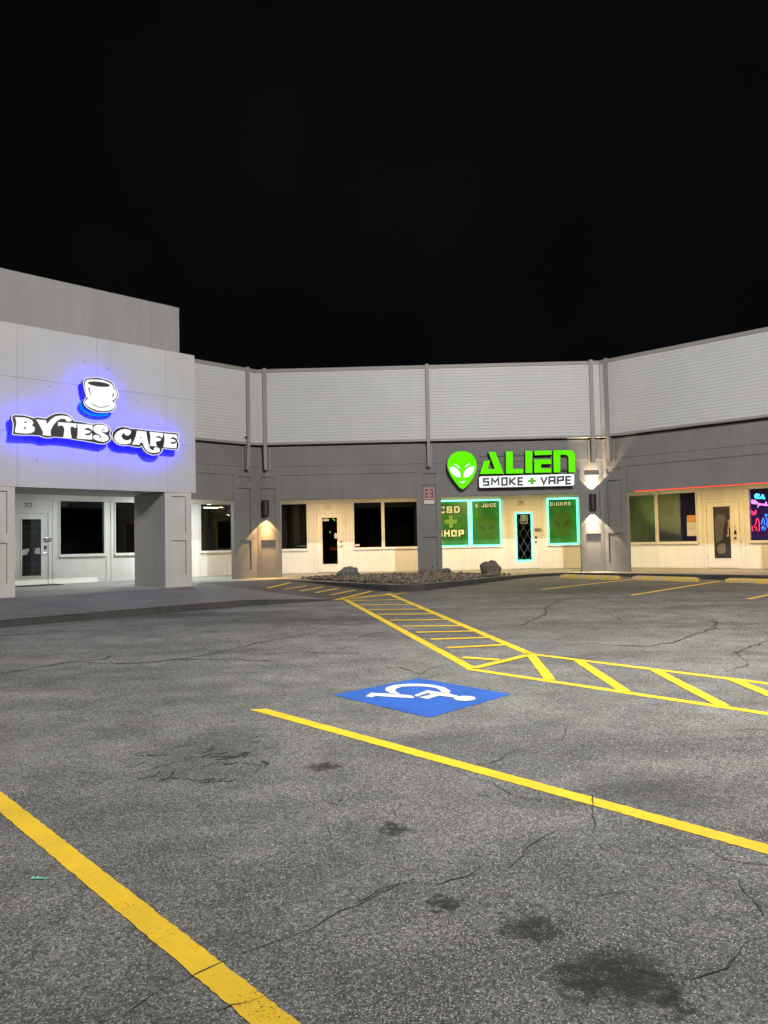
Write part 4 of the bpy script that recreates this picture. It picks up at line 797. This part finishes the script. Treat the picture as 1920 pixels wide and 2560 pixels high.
for s, z in [(-4.6, 4.35), (-3.9, 4.35), (-3.2, 4.3), (-2.4, 4.2), (-1.4, 4.15), (cupc[0] - .15, cupc[1]), (cupc[0] + .15, cupc[1])]: MB().tube([FT.p(s, 0, z), FT.p(s, -.216, z)], .02, 8).build('standoff', M['dark'], SG)

SA = empty('channel_letter_sign', FC.p(8, 0, 3.2), 'lit green alien head and green letters over a white box sign', 'sign')
def channel(key, face, d0=-.225, d1=-.05, holes=()):
    b = MB().prism(FC, SH[key], d0 + .004, d1).build('letter', M['dark'], SA); MB().prism(FC, offset_poly(SH[key], -.006), d0, d0 + .003, sides=False, back=False).build('lit_face', face, b); return b
hd = channel('head', E_GREEN)
for k in ('eyeL', 'eyeR', 'grin'): MB().prism(FC, SH[k], -.230, -.226).build('eye' if k != 'grin' else 'mouth', E_WHITE, hd)
for k in ('browL', 'browR'): MB().ribbon(FC, SH[k], .03, -.230, -.226).build('brow', E_WHITE, hd)
for k in ('aA', 'aL', 'aI', 'aE1', 'aE2', 'aN'): channel(k, E_GREEN)
bx = channel('box', emit('box_white_light', (.9, .95, 1.0), 1.2)); bx.name = 'sign_box'
for k in [k for k in SH if k[0] == 's' and k[1] in 'SMOKEVAP' and len(k) <= 4 and k[-1].isdigit()]: MB().ribbon(FC, SH[k], .060, -.2272 - .0006 * int(k[-1]), -.2255).build('letter', M['dark'], bx)
MB().prism(FC, SH['plus'], -.228, -.2255).build('plus', emit('plus_green', (.16, .62, .06), .8), bx)
for z in (3.72, 4.22): box('rail', FC, 7.1, 10.0, -.049, -.02, z, z + .03, M['darkgrey'], SA)
for s in (6.3, 6.75): box('rail', FC, s, s + .03, -.049, -.02, 3.5, 4.1, M['darkgrey'], SA)

NS = empty('notice_sign', FC.p(5.485, 0, 2.77), 'small red and white notice sign on the middle grey column', 'sign')
box('sign_board', FC, 5.33, 5.64, -.006, -.002 + .028, 2.775, 3.27, plain('sign_white', (.62, .60, .60), .5), NS); box('red_field', FC, 5.34, 5.63, -.008, -.0065, 2.89, 3.26, plain('sign_red', (.20, .018, .03), .5), NS)
WT = plain('sign_text', (.70, .55, .55), .5)
for k, (tx, w) in enumerate([('NO', .05), ('SOLICITING', .19), ('NO', .05), ('LOITERING', .18), ('NO', .05), ('TRESPASSING', .225)]):
    lettering(FC, tx, 5.485 - w / 2, 5.485 + w / 2, 3.192 - k * .054, 3.225 - k * .054, -.0085, .001, WT, NS, w=.007)
for k in range(3): box('text_line', FC, 5.37, 5.60, -.0078, -.0065, 2.80 + k * .03, 2.81 + k * .03, plain('sign_grey', (.35, .33, .36), .5), NS)

# ================================================================ window graphics, light strips, neon
def film_mat(name, seed):
    m, nt, b = newmat(name); g = nd(nt, 'ShaderNodeNewGeometry').outputs['Position']
    mp = nd(nt, 'ShaderNodeMapping'); mp.inputs['Location'].default_value = (seed * 3.7, 0, seed); nt.links.new(g, mp.inputs[0]); v = mp.outputs[0]
    c = mixc(nt, ramp(nt, noise_(nt, v, 2.2, 4, .6), (.35, 0.), (.65, 1.)), (.010, .095, .022), (.038, .17, .026))
    c = mixc(nt, ramp(nt, noise_(nt, v, 5, 5, .65), (.52, 0.), (.68, .7)), c, (.045, .085, .04))
    nt.links.new(c, b.inputs['Base Color']); b.inputs['Roughness'].default_value = .35
    em = mixc(nt, 1., c, (.25, .9, .2), 'MULTIPLY'); nt.links.new(em, b.inputs['Emission Color']); b.inputs['Emission Strength'].default_value = .45  # glow put into the film itself, which is no lamp
    return m
CREAM = plain('cream_vinyl', (.80, .84, .62), .5); BLK = plain('black_vinyl', (.02, .025, .02), .5); GRN = plain('green_vinyl', (.17, .42, .05), .5); FACE = plain('olive_vinyl', (.05, .16, .02), .4); FACE2 = plain('dark_olive_vinyl', (.03, .10, .018), .4)
def graphic(s0, s1, label, texts, plus=None, face=None, openn=None, seed=1):
    g = empty('window_graphic', FC.p((s0 + s1) / 2, DC, 1.42), label, 'window poster', 'green window graphics of the vape shop')
    box('film', FC, s0 + .004, s1 - .004, DC + .018, DC + .024, 1.425, 3.03, film_mat('green_film_%d' % seed, seed), g); d = DC + .0175
    if face:
        (a, z0), (b, z1) = face; cx, rx = (a + b) / 2, (b - a) / 2
        pts = [(cx + rx * math.cos(t) * (1 if math.sin(t) > 0 else (1 - .35 * math.sin(t) ** 2)), (z0 + .62 * (z1 - z0)) + math.sin(t) * (z1 - z0) * (.38 if math.sin(t) > 0 else .62)) for t in [k * math.pi / 16 for k in range(32)]]
        f = MB().prism(FC, pts, d - .0012, d, back=False).build('face_print', FACE, g)
        for sx in (-1, 1): MB().prism(FC, [(cx + sx * rx * u, z0 + (z1 - z0) * w) for u, w in [(.12, .44), (.2, .53), (.5, .64), (.78, .68), (.74, .58), (.5, .46), (.25, .41)]], d - .0022, d - .0013, back=False).build('eye_print', FACE2, f)
    if openn:
        (a, z0), (b, z1) = openn; lettering(FC, 'OPEN', a, b, z0, z1, d - .003, .004, FACE, g, w=.022)
        MB().ribbon(FC, [((a + b) / 2 + (b - a) * .62 * math.cos(t), (z0 + z1) / 2 + .17 * math.sin(t)) for t in [k * math.pi / 12 for k in range(25)]], .02, d - .006, d - .003).build('open_ring', FACE, g)
    for tx, (a, z0), (b, z1), w in texts:
        lettering(FC, tx, a - .012, b + .012, z0 - .012, z1 + .012, d - .002, .002, BLK, g, w=w, name='letter_outline', grow=.034); lettering(FC, tx, a, b, z0, z1, d - .0045, .003, CREAM, g, w=w)
    if plus:
        (a, z0), (b, z1) = plus; w = (b - a) * .34; cx, cz = (a + b) / 2, (z0 + z1) / 2
        cr = lambda h, q: [(cx - q, cz - h), (cx + q, cz - h), (cx + q, cz - q), (cx + h, cz - q), (cx + h, cz + q), (cx + q, cz + q), (cx + q, cz + h), (cx - q, cz + h), (cx - q, cz + q), (cx - h, cz + q), (cx - h, cz - q), (cx - q, cz - q)]
        MB().prism(FC, cr((b - a) / 2 + .02, w / 2 + .02), d - .004, d - .0025).build('plus_outline', BLK, g); MB().prism(FC, cr((b - a) / 2, w / 2), d - .007, d - .0045).build('plus', GRN, g)
    return g
graphic(5.70, 6.99, 'green window film reading CBD plus SHOP beside the grey column', [('CBD', SH['CBD'][0], SH['CBD'][1], .062), ('SHOP', SH['SHOP'][0], SH['SHOP'][1], .058)], plus=SH['PLUS'], seed=1)
graphic(7.11, 8.13, 'green window film reading E-JUICE with an unlit open sign', [('E-JUICE', SH['EJ'][0], SH['EJ'][1], .031)], face=SH['FACE1'], openn=SH['OPEN'], seed=2)
graphic(9.85, 10.88, 'green window film reading CIGARS with a faint face', [('CIGARS', SH['CIG'][0], SH['CIG'][1], .032)], face=SH['FACE2'], seed=3)
graphic(10.99, 12.0, 'plain green window film in the window mostly behind the lamp column', [], seed=4)
E_LED = emit('green_led', (.13, 1.0, .58), 4.2)
def ledrect(s0, s1, z0, z1, d, label, w=.04, fr=FC):
    e = empty('light_strip', fr.p((s0 + s1) / 2, d, z0), label, 'light strip', 'green light strips around the vape shop glass')
    for a, b, c, f in [(s0, s1, z1 - w, z1), (s0, s1, z0, z0 + w), (s0, s0 + w, z0 + w + .001, z1 - w - .001), (s1 - w, s1, z0 + w + .001, z1 - w - .001)]: box('light_tube', fr, a, b, d - .022, d, c, f, E_LED, e, .006)
for a, b, l in [(5.68, 7.02, 'green light strip framing the window that reads CBD SHOP'), (7.085, 8.155, 'green light strip framing the window that reads E-JUICE'), (9.825, 10.905, 'green light strip framing the window that reads CIGARS'), (10.965, 12.03, 'green light strip framing the window beside the lamp column')]:
    ledrect(a, b, 1.39, 3.048, DC - .057, l)
ledrect(8.672, 9.278, .81, 2.56, DC - .028, 'green light strip framing the door glass numbered 25', .045)
gr = empty('security_grille', FC.p(8.97, DC + .05, .83), 'pale diamond security grille behind the green lit door glass', 'grille'); GP = plain('grille_paint', (.55, .55, .5), .5)
for k in range(-3, 7):
    for sg in (1, -1):
        a, b = (8.69, .55 + k * .48), (9.26, .55 + k * .48 + 1.04); z = lambda q: q
        if sg < 0: a, b = (8.69, b[1]), (9.26, a[1])
        P = [Vector(a), Vector(b)]; cl = []
        for t in [j / 40 for j in range(41)]:
            q = P[0].lerp(P[1], t)
            if .84 < q.y < 2.53: cl.append(q)
        if len(cl) > 1: MB().tube([FC.p(cl[0].x, DC + .05 + sg * .008, cl[0].y), FC.p(cl[-1].x, DC + .05 + sg * .008, cl[-1].y)], .008, 5).build('bar', GP, gr)
def paper(fr, s0, s1, z0, z1, d, mat, label, par=None, name='paper_notice', cat='notice', th=.002): return tag(box(name, fr, s0, s1, d - th, d, z0, z1, mat), label, cat)
PW = plain('paper_white', (.55, .54, .50), .6)
nt_ = paper(FC, 8.87, 9.115, 2.17, 2.455, DC + .006, plain('hours_sign', (.03, .04, .03), .5), 'small dark opening hours sign on the green lit door glass')
MB().grid_wall(FC, 8.865, 9.12, 2.165, 2.46, DC + .001, DC + .003, [(8.878, 9.107, 2.178, 2.447)]).build('border', PW, nt_)
for k in range(5): box('text_line', FC, 8.90, 9.08, DC + .002, DC + .0035, 2.40 - k * .035, 2.412 - k * .035, PW, nt_)
E_RED = emit('red_led', (1., .045, .03), 1.8)
tag(MB().tube([FR.p(1.03, -.02, 2.985), FR.p(10, -.02, 2.985)], .010, 8).build('light_strip', E_RED), 'thin red light strip under the grey band of the right wing', 'light strip')
NEON = dict(n=emit('cyan_neon', (.05, .7, 1.), 6), p=emit('pink_neon', (1., .2, .9), 6), r=emit('red_neon', (1., .03, .10), 5.), b=emit('blue_neon', (.03, .14, 1.), 7.))
for key, lab in (('n', 'cyan script neon tube at the top of the right window'), ('p', 'pink script neon tube below the cyan script'), ('r', 'red neon figure low in the right window'), ('b', 'blue neon figure at the right edge of the photo')):
    e = empty('neon_sign', FR.p(4, DR + .22, 2), lab, 'neon sign', 'neon signs in the right window')
    for k in [k for k in SH if k[0] == key and k[1].isdigit()]: MB().tube([FR.p(s, DR + .22, z) for s, z in SH[k]], .009, 6).build('neon_tube', NEON[key], e)
pl = bpy.data.lights.new('shop_glow', 'AREA'); pl.energy = 60; pl.color = (.42, .12, 1.); pl.size = 1.5; plo = bpy.data.objects.new('shop_glow', pl); COL.objects.link(plo); plo.location = FR.p(3.4, DR + 1.6, 3.2)
SAGE = paint('sage_board', (.32, .50, .27), .8, .1, 8, .1, .1); GREYB = paint('grey_board', (.36, .42, .28), .8, .12, 8, .1, .1)
tag(box('window_board', FR, -1.1, .07, DR + .045, DR + .06, 1.43, 3.03, SAGE), 'sage green board filling the left pane of the right wing', 'board'); tag(box('window_board', FR, .20, .93, DR + .06, DR + .08, 1.43, 3.03, GREYB), 'grey board covering most of the pane with taped papers', 'board')
paper(FR, 1.165, 1.465, 2.055, 2.285, DR + .026, paint('orange_paper', (.55, .25, .07), .6, .3, 12, 0), 'orange leaflet taped above a white notice in the right wing')
pn = paper(FR, 1.16, 1.467, 1.60, 2.045, DR + .026, PW, 'white printed notice taped below the orange leaflet')
for k, (a, b) in enumerate([(1.22, 1.38), (1.20, 1.44), (1.20, 1.44), (1.25, 1.39)]): box('text_line', FR, a, b, DR + .0225, DR + .0238, 1.97 - k * .06, 1.982 - k * .06, plain('ink', (.2, .2, .2), .6), pn)
DP = paint('door_poster', (.03, .025, .045), .5, .5, 30, 0, .5); dpo = paper(FR, 2.055, 2.585, .86, 2.52, DR + .007, DP, 'dark purple printed poster filling the glass of the right door', name='door_poster', cat='poster')
for k, col in (('coffin', (.16, .14, .15)), ('rblob', (.19, .17, .15)), ('rbone', (.50, .40, .36))): MB().prism(FR, SH[k], DR + .0035, DR + .0048).build('print', paint('print_' + k, col, .5, .5, 30, 0, .7), dpo)
# unit 26 door and window stickers, things dimly seen inside
paper(FC, 2.15, 2.26, 1.77, 1.95, DC + .006, PW, 'white paper taped on the door glass numbered 26'); paper(FC, 1.735, 1.955, 2.40, 2.465, DC + .006, PW, 'white sticker at the top of the door glass numbered 26')
paper(FC, 2.89, 3.05, 1.465, 1.54, DC + .026, plain('pink_sticker', (.62, .42, .42), .5), 'pinkish sticker in the lower corner of a dark window')
GT = plain('green_tape', (.10, .62, .12), .4)
for k, pts in enumerate([[(1.81, 2.47), (1.90, 2.53), (1.94, 2.52), (1.86, 2.46)], [(2.07, 2.50), (2.12, 2.49), (2.20, 2.42), (2.16, 2.40)], [(1.965, 1.99), (2.0, 2.03), (2.03, 2.0), (1.99, 1.96)]]):
    tag(MB().prism(FC, pts, DC + .002, DC + .004).build('tape_strip', GT), ['green tape strip at the top left of a dark door glass', 'green tape strip at the top right of a dark door glass', 'small green tape piece halfway up a dark door glass'][k], 'tape')
def chair(s, d, z, col, label, rot=0):
    e = empty('lounge_chair', FC.p(s, d, z), label, 'chair'); m = plain('chair_' + label[:5], col, .5)
    mb = MB(); n = 10
    prof = [(.30, .42), (.34, .50), (.30, .56), (.05, .50), (-.12, .52), (-.24, .72), (-.30, .98), (-.35, .98), (-.30, .66), (-.20, .44)]
    f2 = Frame(FC.p(s, d, 0).to_2d(), (math.cos(rot), math.sin(rot)))
    for k in range(2): pass
    mb.hexa([f2.p(a, -.27, z + b) for a, b in prof], [f2.p(a, .27, z + b) for a, b in prof]); mb.build('seat', m, e, .02)
    MB().tube([f2.p(0, 0, z + .02), f2.p(0, 0, z + .46)], .035, 10).build('stem', M['steel'], e); MB().tube([f2.p(0, 0, z + .006), f2.p(0, 0, z + .03)], .24, 16).build('base', M['steel'], e)
chair(.95, DC + .9, W0, (.35, .03, .02), 'red chair dimly seen behind the left window of unit 26', 1.2); chair(2.25, DC + 1.4, W0 + .35, (.45, .07, .02), 'orange red chair dimly seen through the door of unit 26', 2.4)
tb = empty('side_table', FC.p(1.0, DC + .55, W0), 'white round table dimly seen behind the left window of unit 26', 'table'); MB().tube([FC.p(1.0, DC + .55, 1.50), FC.p(1.0, DC + .55, 1.53)], .34, 20).build('table_top', plain('table_white', (.6, .6, .6), .4), tb); MB().tube([FC.p(1.0, DC + .55, W0 + .01), FC.p(1.0, DC + .55, 1.5)], .03, 8).build('stem', M['steel'], tb)
# cafe door: two pale stickers, door mat
ST = plain('pale_pink_sticker', (.45, .38, .40), .5)
for k, pts in enumerate([[(-6.02, 1.42), (-5.86, 1.44), (-5.85, 1.56), (-5.82, 1.50), (-5.80, 1.60), (-5.84, 1.62), (-6.0, 1.58)], [(-5.64, 1.47), (-5.48, 1.44), (-5.475, 1.63), (-5.66, 1.62), (-5.60, 1.57), (-5.66, 1.53)]]):
    tag(MB().prism(FL, pts, DL + .003, DL + .005).build('window_sticker', ST), ['pale torn sticker at the left of the cafe door glass', 'pale torn sticker at the right of the cafe door glass'][k], 'sticker')
tag(box('door_mat', FL, -6.3, -5.1, DL - .75, DL - .12, W0 + .004, W0 + .018, M['rubber'], None, .004), 'black rubber mat at the cafe door', 'door mat')

# ================================================================ lamps
def spot(name, loc, direc, watts, col, deg, blend, radius, par=None):
    l = bpy.data.lights.new(name, 'SPOT'); l.energy = watts; l.color = col; l.spot_size = math.radians(deg); l.spot_blend = blend; l.shadow_soft_size = radius
    o = bpy.data.objects.new(name, l); COL.objects.link(o); o.location = loc; o.rotation_euler = Vector(direc).to_track_quat('-Z', 'Y').to_euler()
    if par: parent(o, par)
    return o
def sconce(fr, s0, s1, z0, z1, label, updown, watts, col):
    e = empty('wall_lamp', fr.p((s0 + s1) / 2, 0, z0), label, 'wall lamp', 'black wall lamps on the corner columns'); cx = (s0 + s1) / 2; w = (s1 - s0) / 2
    prof = [(cx + w * math.sin(t), -.07 - w * math.cos(t) * .9) for t in [math.pi / 2 * (k / 6 - 1) + 0 for k in range(13)]]
    prof = [(cx - w, -.03)] + prof + [(cx + w, -.03)]
    mb = MB(); n = len(prof); i = 0
    for (a, da), (b, db) in zip(prof, prof[1:]): mb.quad(fr.p(a, da, z0), fr.p(b, db, z0), fr.p(b, db, z1), fr.p(a, da, z1))
    mb.quad(fr.p(cx - w, -.03, z0), fr.p(cx - w, -.03, z1), fr.p(cx + w, -.03, z1), fr.p(cx + w, -.03, z0))
    mb.quad(*[fr.p(a, d, z0 + .10) for a, d in prof]); mb.quad(*[fr.p(a, d, z1 - .10) for a, d in prof])
    h = mb.build('housing', M['dark'], e); box('back_plate', fr, cx - w * .8, cx + w * .8, -.029, .022, z0 + .1, z1 - .1, M['dark'], h)
    for up in updown:
        z = z1 - .02 if up else z0 + .02
        MB().tube([fr.p(cx, -.10, z0 + .095 if not up else z1 - .095), fr.p(cx, -.10, z0 + .085 if not up else z1 - .085)], .045, 14).build('bulb', emit('bulb_' + label[:6] + str(up), col, 6), h)
        spot('lamp_beam', fr.p(cx, -.115, z), (0, 0, 1 if up else -1), watts * 1.0, col, 80, .14, .02, e); spot('lamp_beam', fr.p(cx, -.13, z), (0, 0, 1 if up else -1), watts * 4., col, 58, 1., .03, e)
sconce(FC, .20, .41, 2.51, 3.0, 'black wall lamp shining down only, warm amber, on the left corner column', (0,), 150, (1., .58, .20))
sconce(FC, 10.50, 10.70, 2.49, 2.97, 'black wall lamp shining up and down on the right corner column', (0, 1), 160, (1., .80, .52))
def canlight(fr, s, d, label, watts, col, z=3.30):
    e = empty('ceiling_light', fr.p(s, d, z), label, 'ceiling light', 'lights under the walkway ceiling')
    MB().tube([fr.p(s, d, z), fr.p(s, d, z - .05)], .14, 20).build('lamp_body', M['ceiling'], e); MB().tube([fr.p(s, d, z - .051), fr.p(s, d, z - .062)], .12, 20).build('lens', emit('lens_' + label[:9], col, 8), e)
    l = bpy.data.lights.new('canopy_light', 'AREA'); l.shape = 'DISK'; l.size = .24; l.energy = watts; l.color = col; o = bpy.data.objects.new('canopy_light', l); COL.objects.link(o); o.location = fr.p(s, d, z - .066); parent(o, e)
WARM = (1., .68, .32); YEL = (1., .68, .26); COOL = (.86, .97, 1.)
canlight(FC, 1.7, 1.7, 'left of two warm ceiling lights before the dark windows', 88, WARM); canlight(FC, 4.2, 1.7, 'right of two warm ceiling lights before the dark windows', 88, WARM)
canlight(FC, 7.0, 1.7, 'left of two warm ceiling lights before the green lit shop', 78, YEL); canlight(FC, 9.4, 1.7, 'right of two warm ceiling lights before the green lit shop', 78, YEL)
canlight(FR, .9, 1.6, 'warm yellow ceiling light before the boarded panes of the right wing', 70, YEL); canlight(FR, 3.4, 1.6, 'warm yellow ceiling light above the right wing door', 80, YEL); canlight(FR, 7.5, 1.6, 'warm yellow ceiling light at the far end of the right wing', 80, YEL)
canlight(FL, -1.6, 1.9, 'cool white ceiling light behind the cafe pillar', 150, COOL, 3.406); canlight(FL, -4.6, 1.2, 'dimmer cool white ceiling light by the cafe door', 60, COOL, 3.406)
dm = MB(); c0 = FL.p(-.56, -.2, 4.965); 
cmr = empty('security_camera', FL.p(-.56, -.2, 4.96), 'small white dome security camera on the left slats', 'security camera')
MB().tube([FL.p(-.56, -.195, 4.965), FL.p(-.56, -.27, 4.965)], .055, 14).build('camera_housing', plain('camera_white', (.7, .7, .7), .4), cmr); MB().tube([FL.p(-.55, -.271, 4.95), FL.p(-.55, -.30, 4.945), FL.p(-.55, -.315, 4.94)], [.045, .035, .015], 12).build('lens', M['dark'], cmr)

def lightpole(x, y, h, label, watts, col, aim):
    z = lotz(x, y); e = empty('light_pole', (x, y, z), label, 'light pole', 'tall lamps of the parking lot')
    MB().tube([(x, y, z), (x, y, z + .75)], .28, 20).build('base', M['walk'], e); MB().tube([(x, y, z + .75), (x, y, z + h)], [.09, .06], 14).build('pole', M['darkgrey'], e)
    a = Vector(aim).normalized(); f2 = Frame((x, y), (a.x, a.y)); hd = MB().box(f2, -.1, .55, -.18, .18, z + h - .02, z + h + .1).build('lamp_head', M['darkgrey'], e)
    box('lens', f2, .05, .5, -.15, .15, z + h - .032, z + h - .021, emit('pole_lens_' + label[:7], col, 6), hd)
    p = f2.p(.28, 0, z + h - .08)
    spot('lot_light', p, (a.x * 1.55, a.y * 1.55, -1), watts, col, 160, 1.0, .16, e)
lightpole(5.0, 4.0, 11.0, 'nearest tall lot lamp, outside the photo to the right', MAIN_W, (1., .975, .93), (-.35, 1))
lightpole(-14., -8., 11.0, 'far lot lamp behind the camera to the left', FILL_W, (1., .975, .93), (1, .9)); lightpole(16., -10., 11.0, 'far lot lamp behind the camera to the right', FILL_W, (1., .975, .93), (-1, 1))  # unseen poles, put in only as fill light

# litter: mint green floss pick on the asphalt
fx, fy = -1.63, 3.62; fz = lotz(fx, fy) + .006; f3 = Frame((fx, fy), (math.cos(.02), math.sin(.02)))
fp = empty('floss_pick', (fx, fy, fz), 'tiny mint green floss pick lying on the asphalt', 'litter'); MT = plain('mint_plastic', (.22, .72, .50), .35)
MB().tube([f3.p(-.036, 0, fz), f3.p(-.01, 0, fz + .001), f3.p(.02, -.001, fz), f3.p(.045, -.003, fz)], [.0032, .0042, .003, .001], 6).build('handle', MT, fp)
for s in (-.034, -.014): MB().tube([f3.p(s, 0, fz), f3.p(s + .003, .014, fz + .002)], .0028, 6).build('prong', MT, fp)

# things dimly seen through the cafe glass
sh = empty('shelf_rack', FL.p(-5.75, DL + .5, W0), 'dark rack of horizontal bars dimly seen through the cafe door', 'rack'); SHM = plain('rack_grey', (.10, .10, .11), .5)
for z in (.95, 1.12, 1.45, 2.08, 2.28): box('rail', FL, -6.15, -5.36, DL + .5, DL + .53, z, z + .035, SHM, sh)
for s in (-6.18, -5.36): box('upright', FL, s, s + .03, DL + .535, DL + .565, W0 + .01, 2.5, SHM, sh)
OLV = paint('olive_wall', (.16, .17, .08), .8); PLF = plain('pale_frame', (.45, .44, .40), .5)
pt = empty('partition', FL.p(.6, DL + 1.6, W0), 'olive inner wall with two doorways seen through the corner window', 'wall')
MB().grid_wall(FL, -.9, 1.25, W0 + .01, 3.25, DL + 1.6, DL + 1.68, [(-.12, .22, .4, 2.36), (.50, 1.0, .4, 2.40)]).build('wall_panel', OLV, pt)
for a, b, z in ((-.16, .26, 2.36), (.46, 1.04, 2.40)): box('door_head', FL, a, b, DL + 1.575, DL + 1.598, z, z + .07, PLF, pt)
tl = empty('tube_light', FL.p(.95, DL + .9, 2.95), 'lit ceiling tube inside the corner window', 'ceiling light'); MB().tube([FL.p(.62, DL + .9, 2.97), FL.p(1.22, DL + .9, 2.97)], .022, 8).build('tube', emit('tube_white', (1., .93, .8), 3.5), tl); box('tray', FL, .60, 1.24, DL + .85, DL + .95, 2.995, 3.03, PLF, tl)
bl = empty('vertical_blind', FC.p(.75, DC + .35, W0), 'dim green slatted blind behind the left window of the dark shop', 'blind')
for k in range(4): box('slat', FC, .62 + k * .055, .655 + k * .055, DC + .35, DC + .36, 1.2, 3.1, plain('blind_teal', (.03, .07, .05), .7), bl)
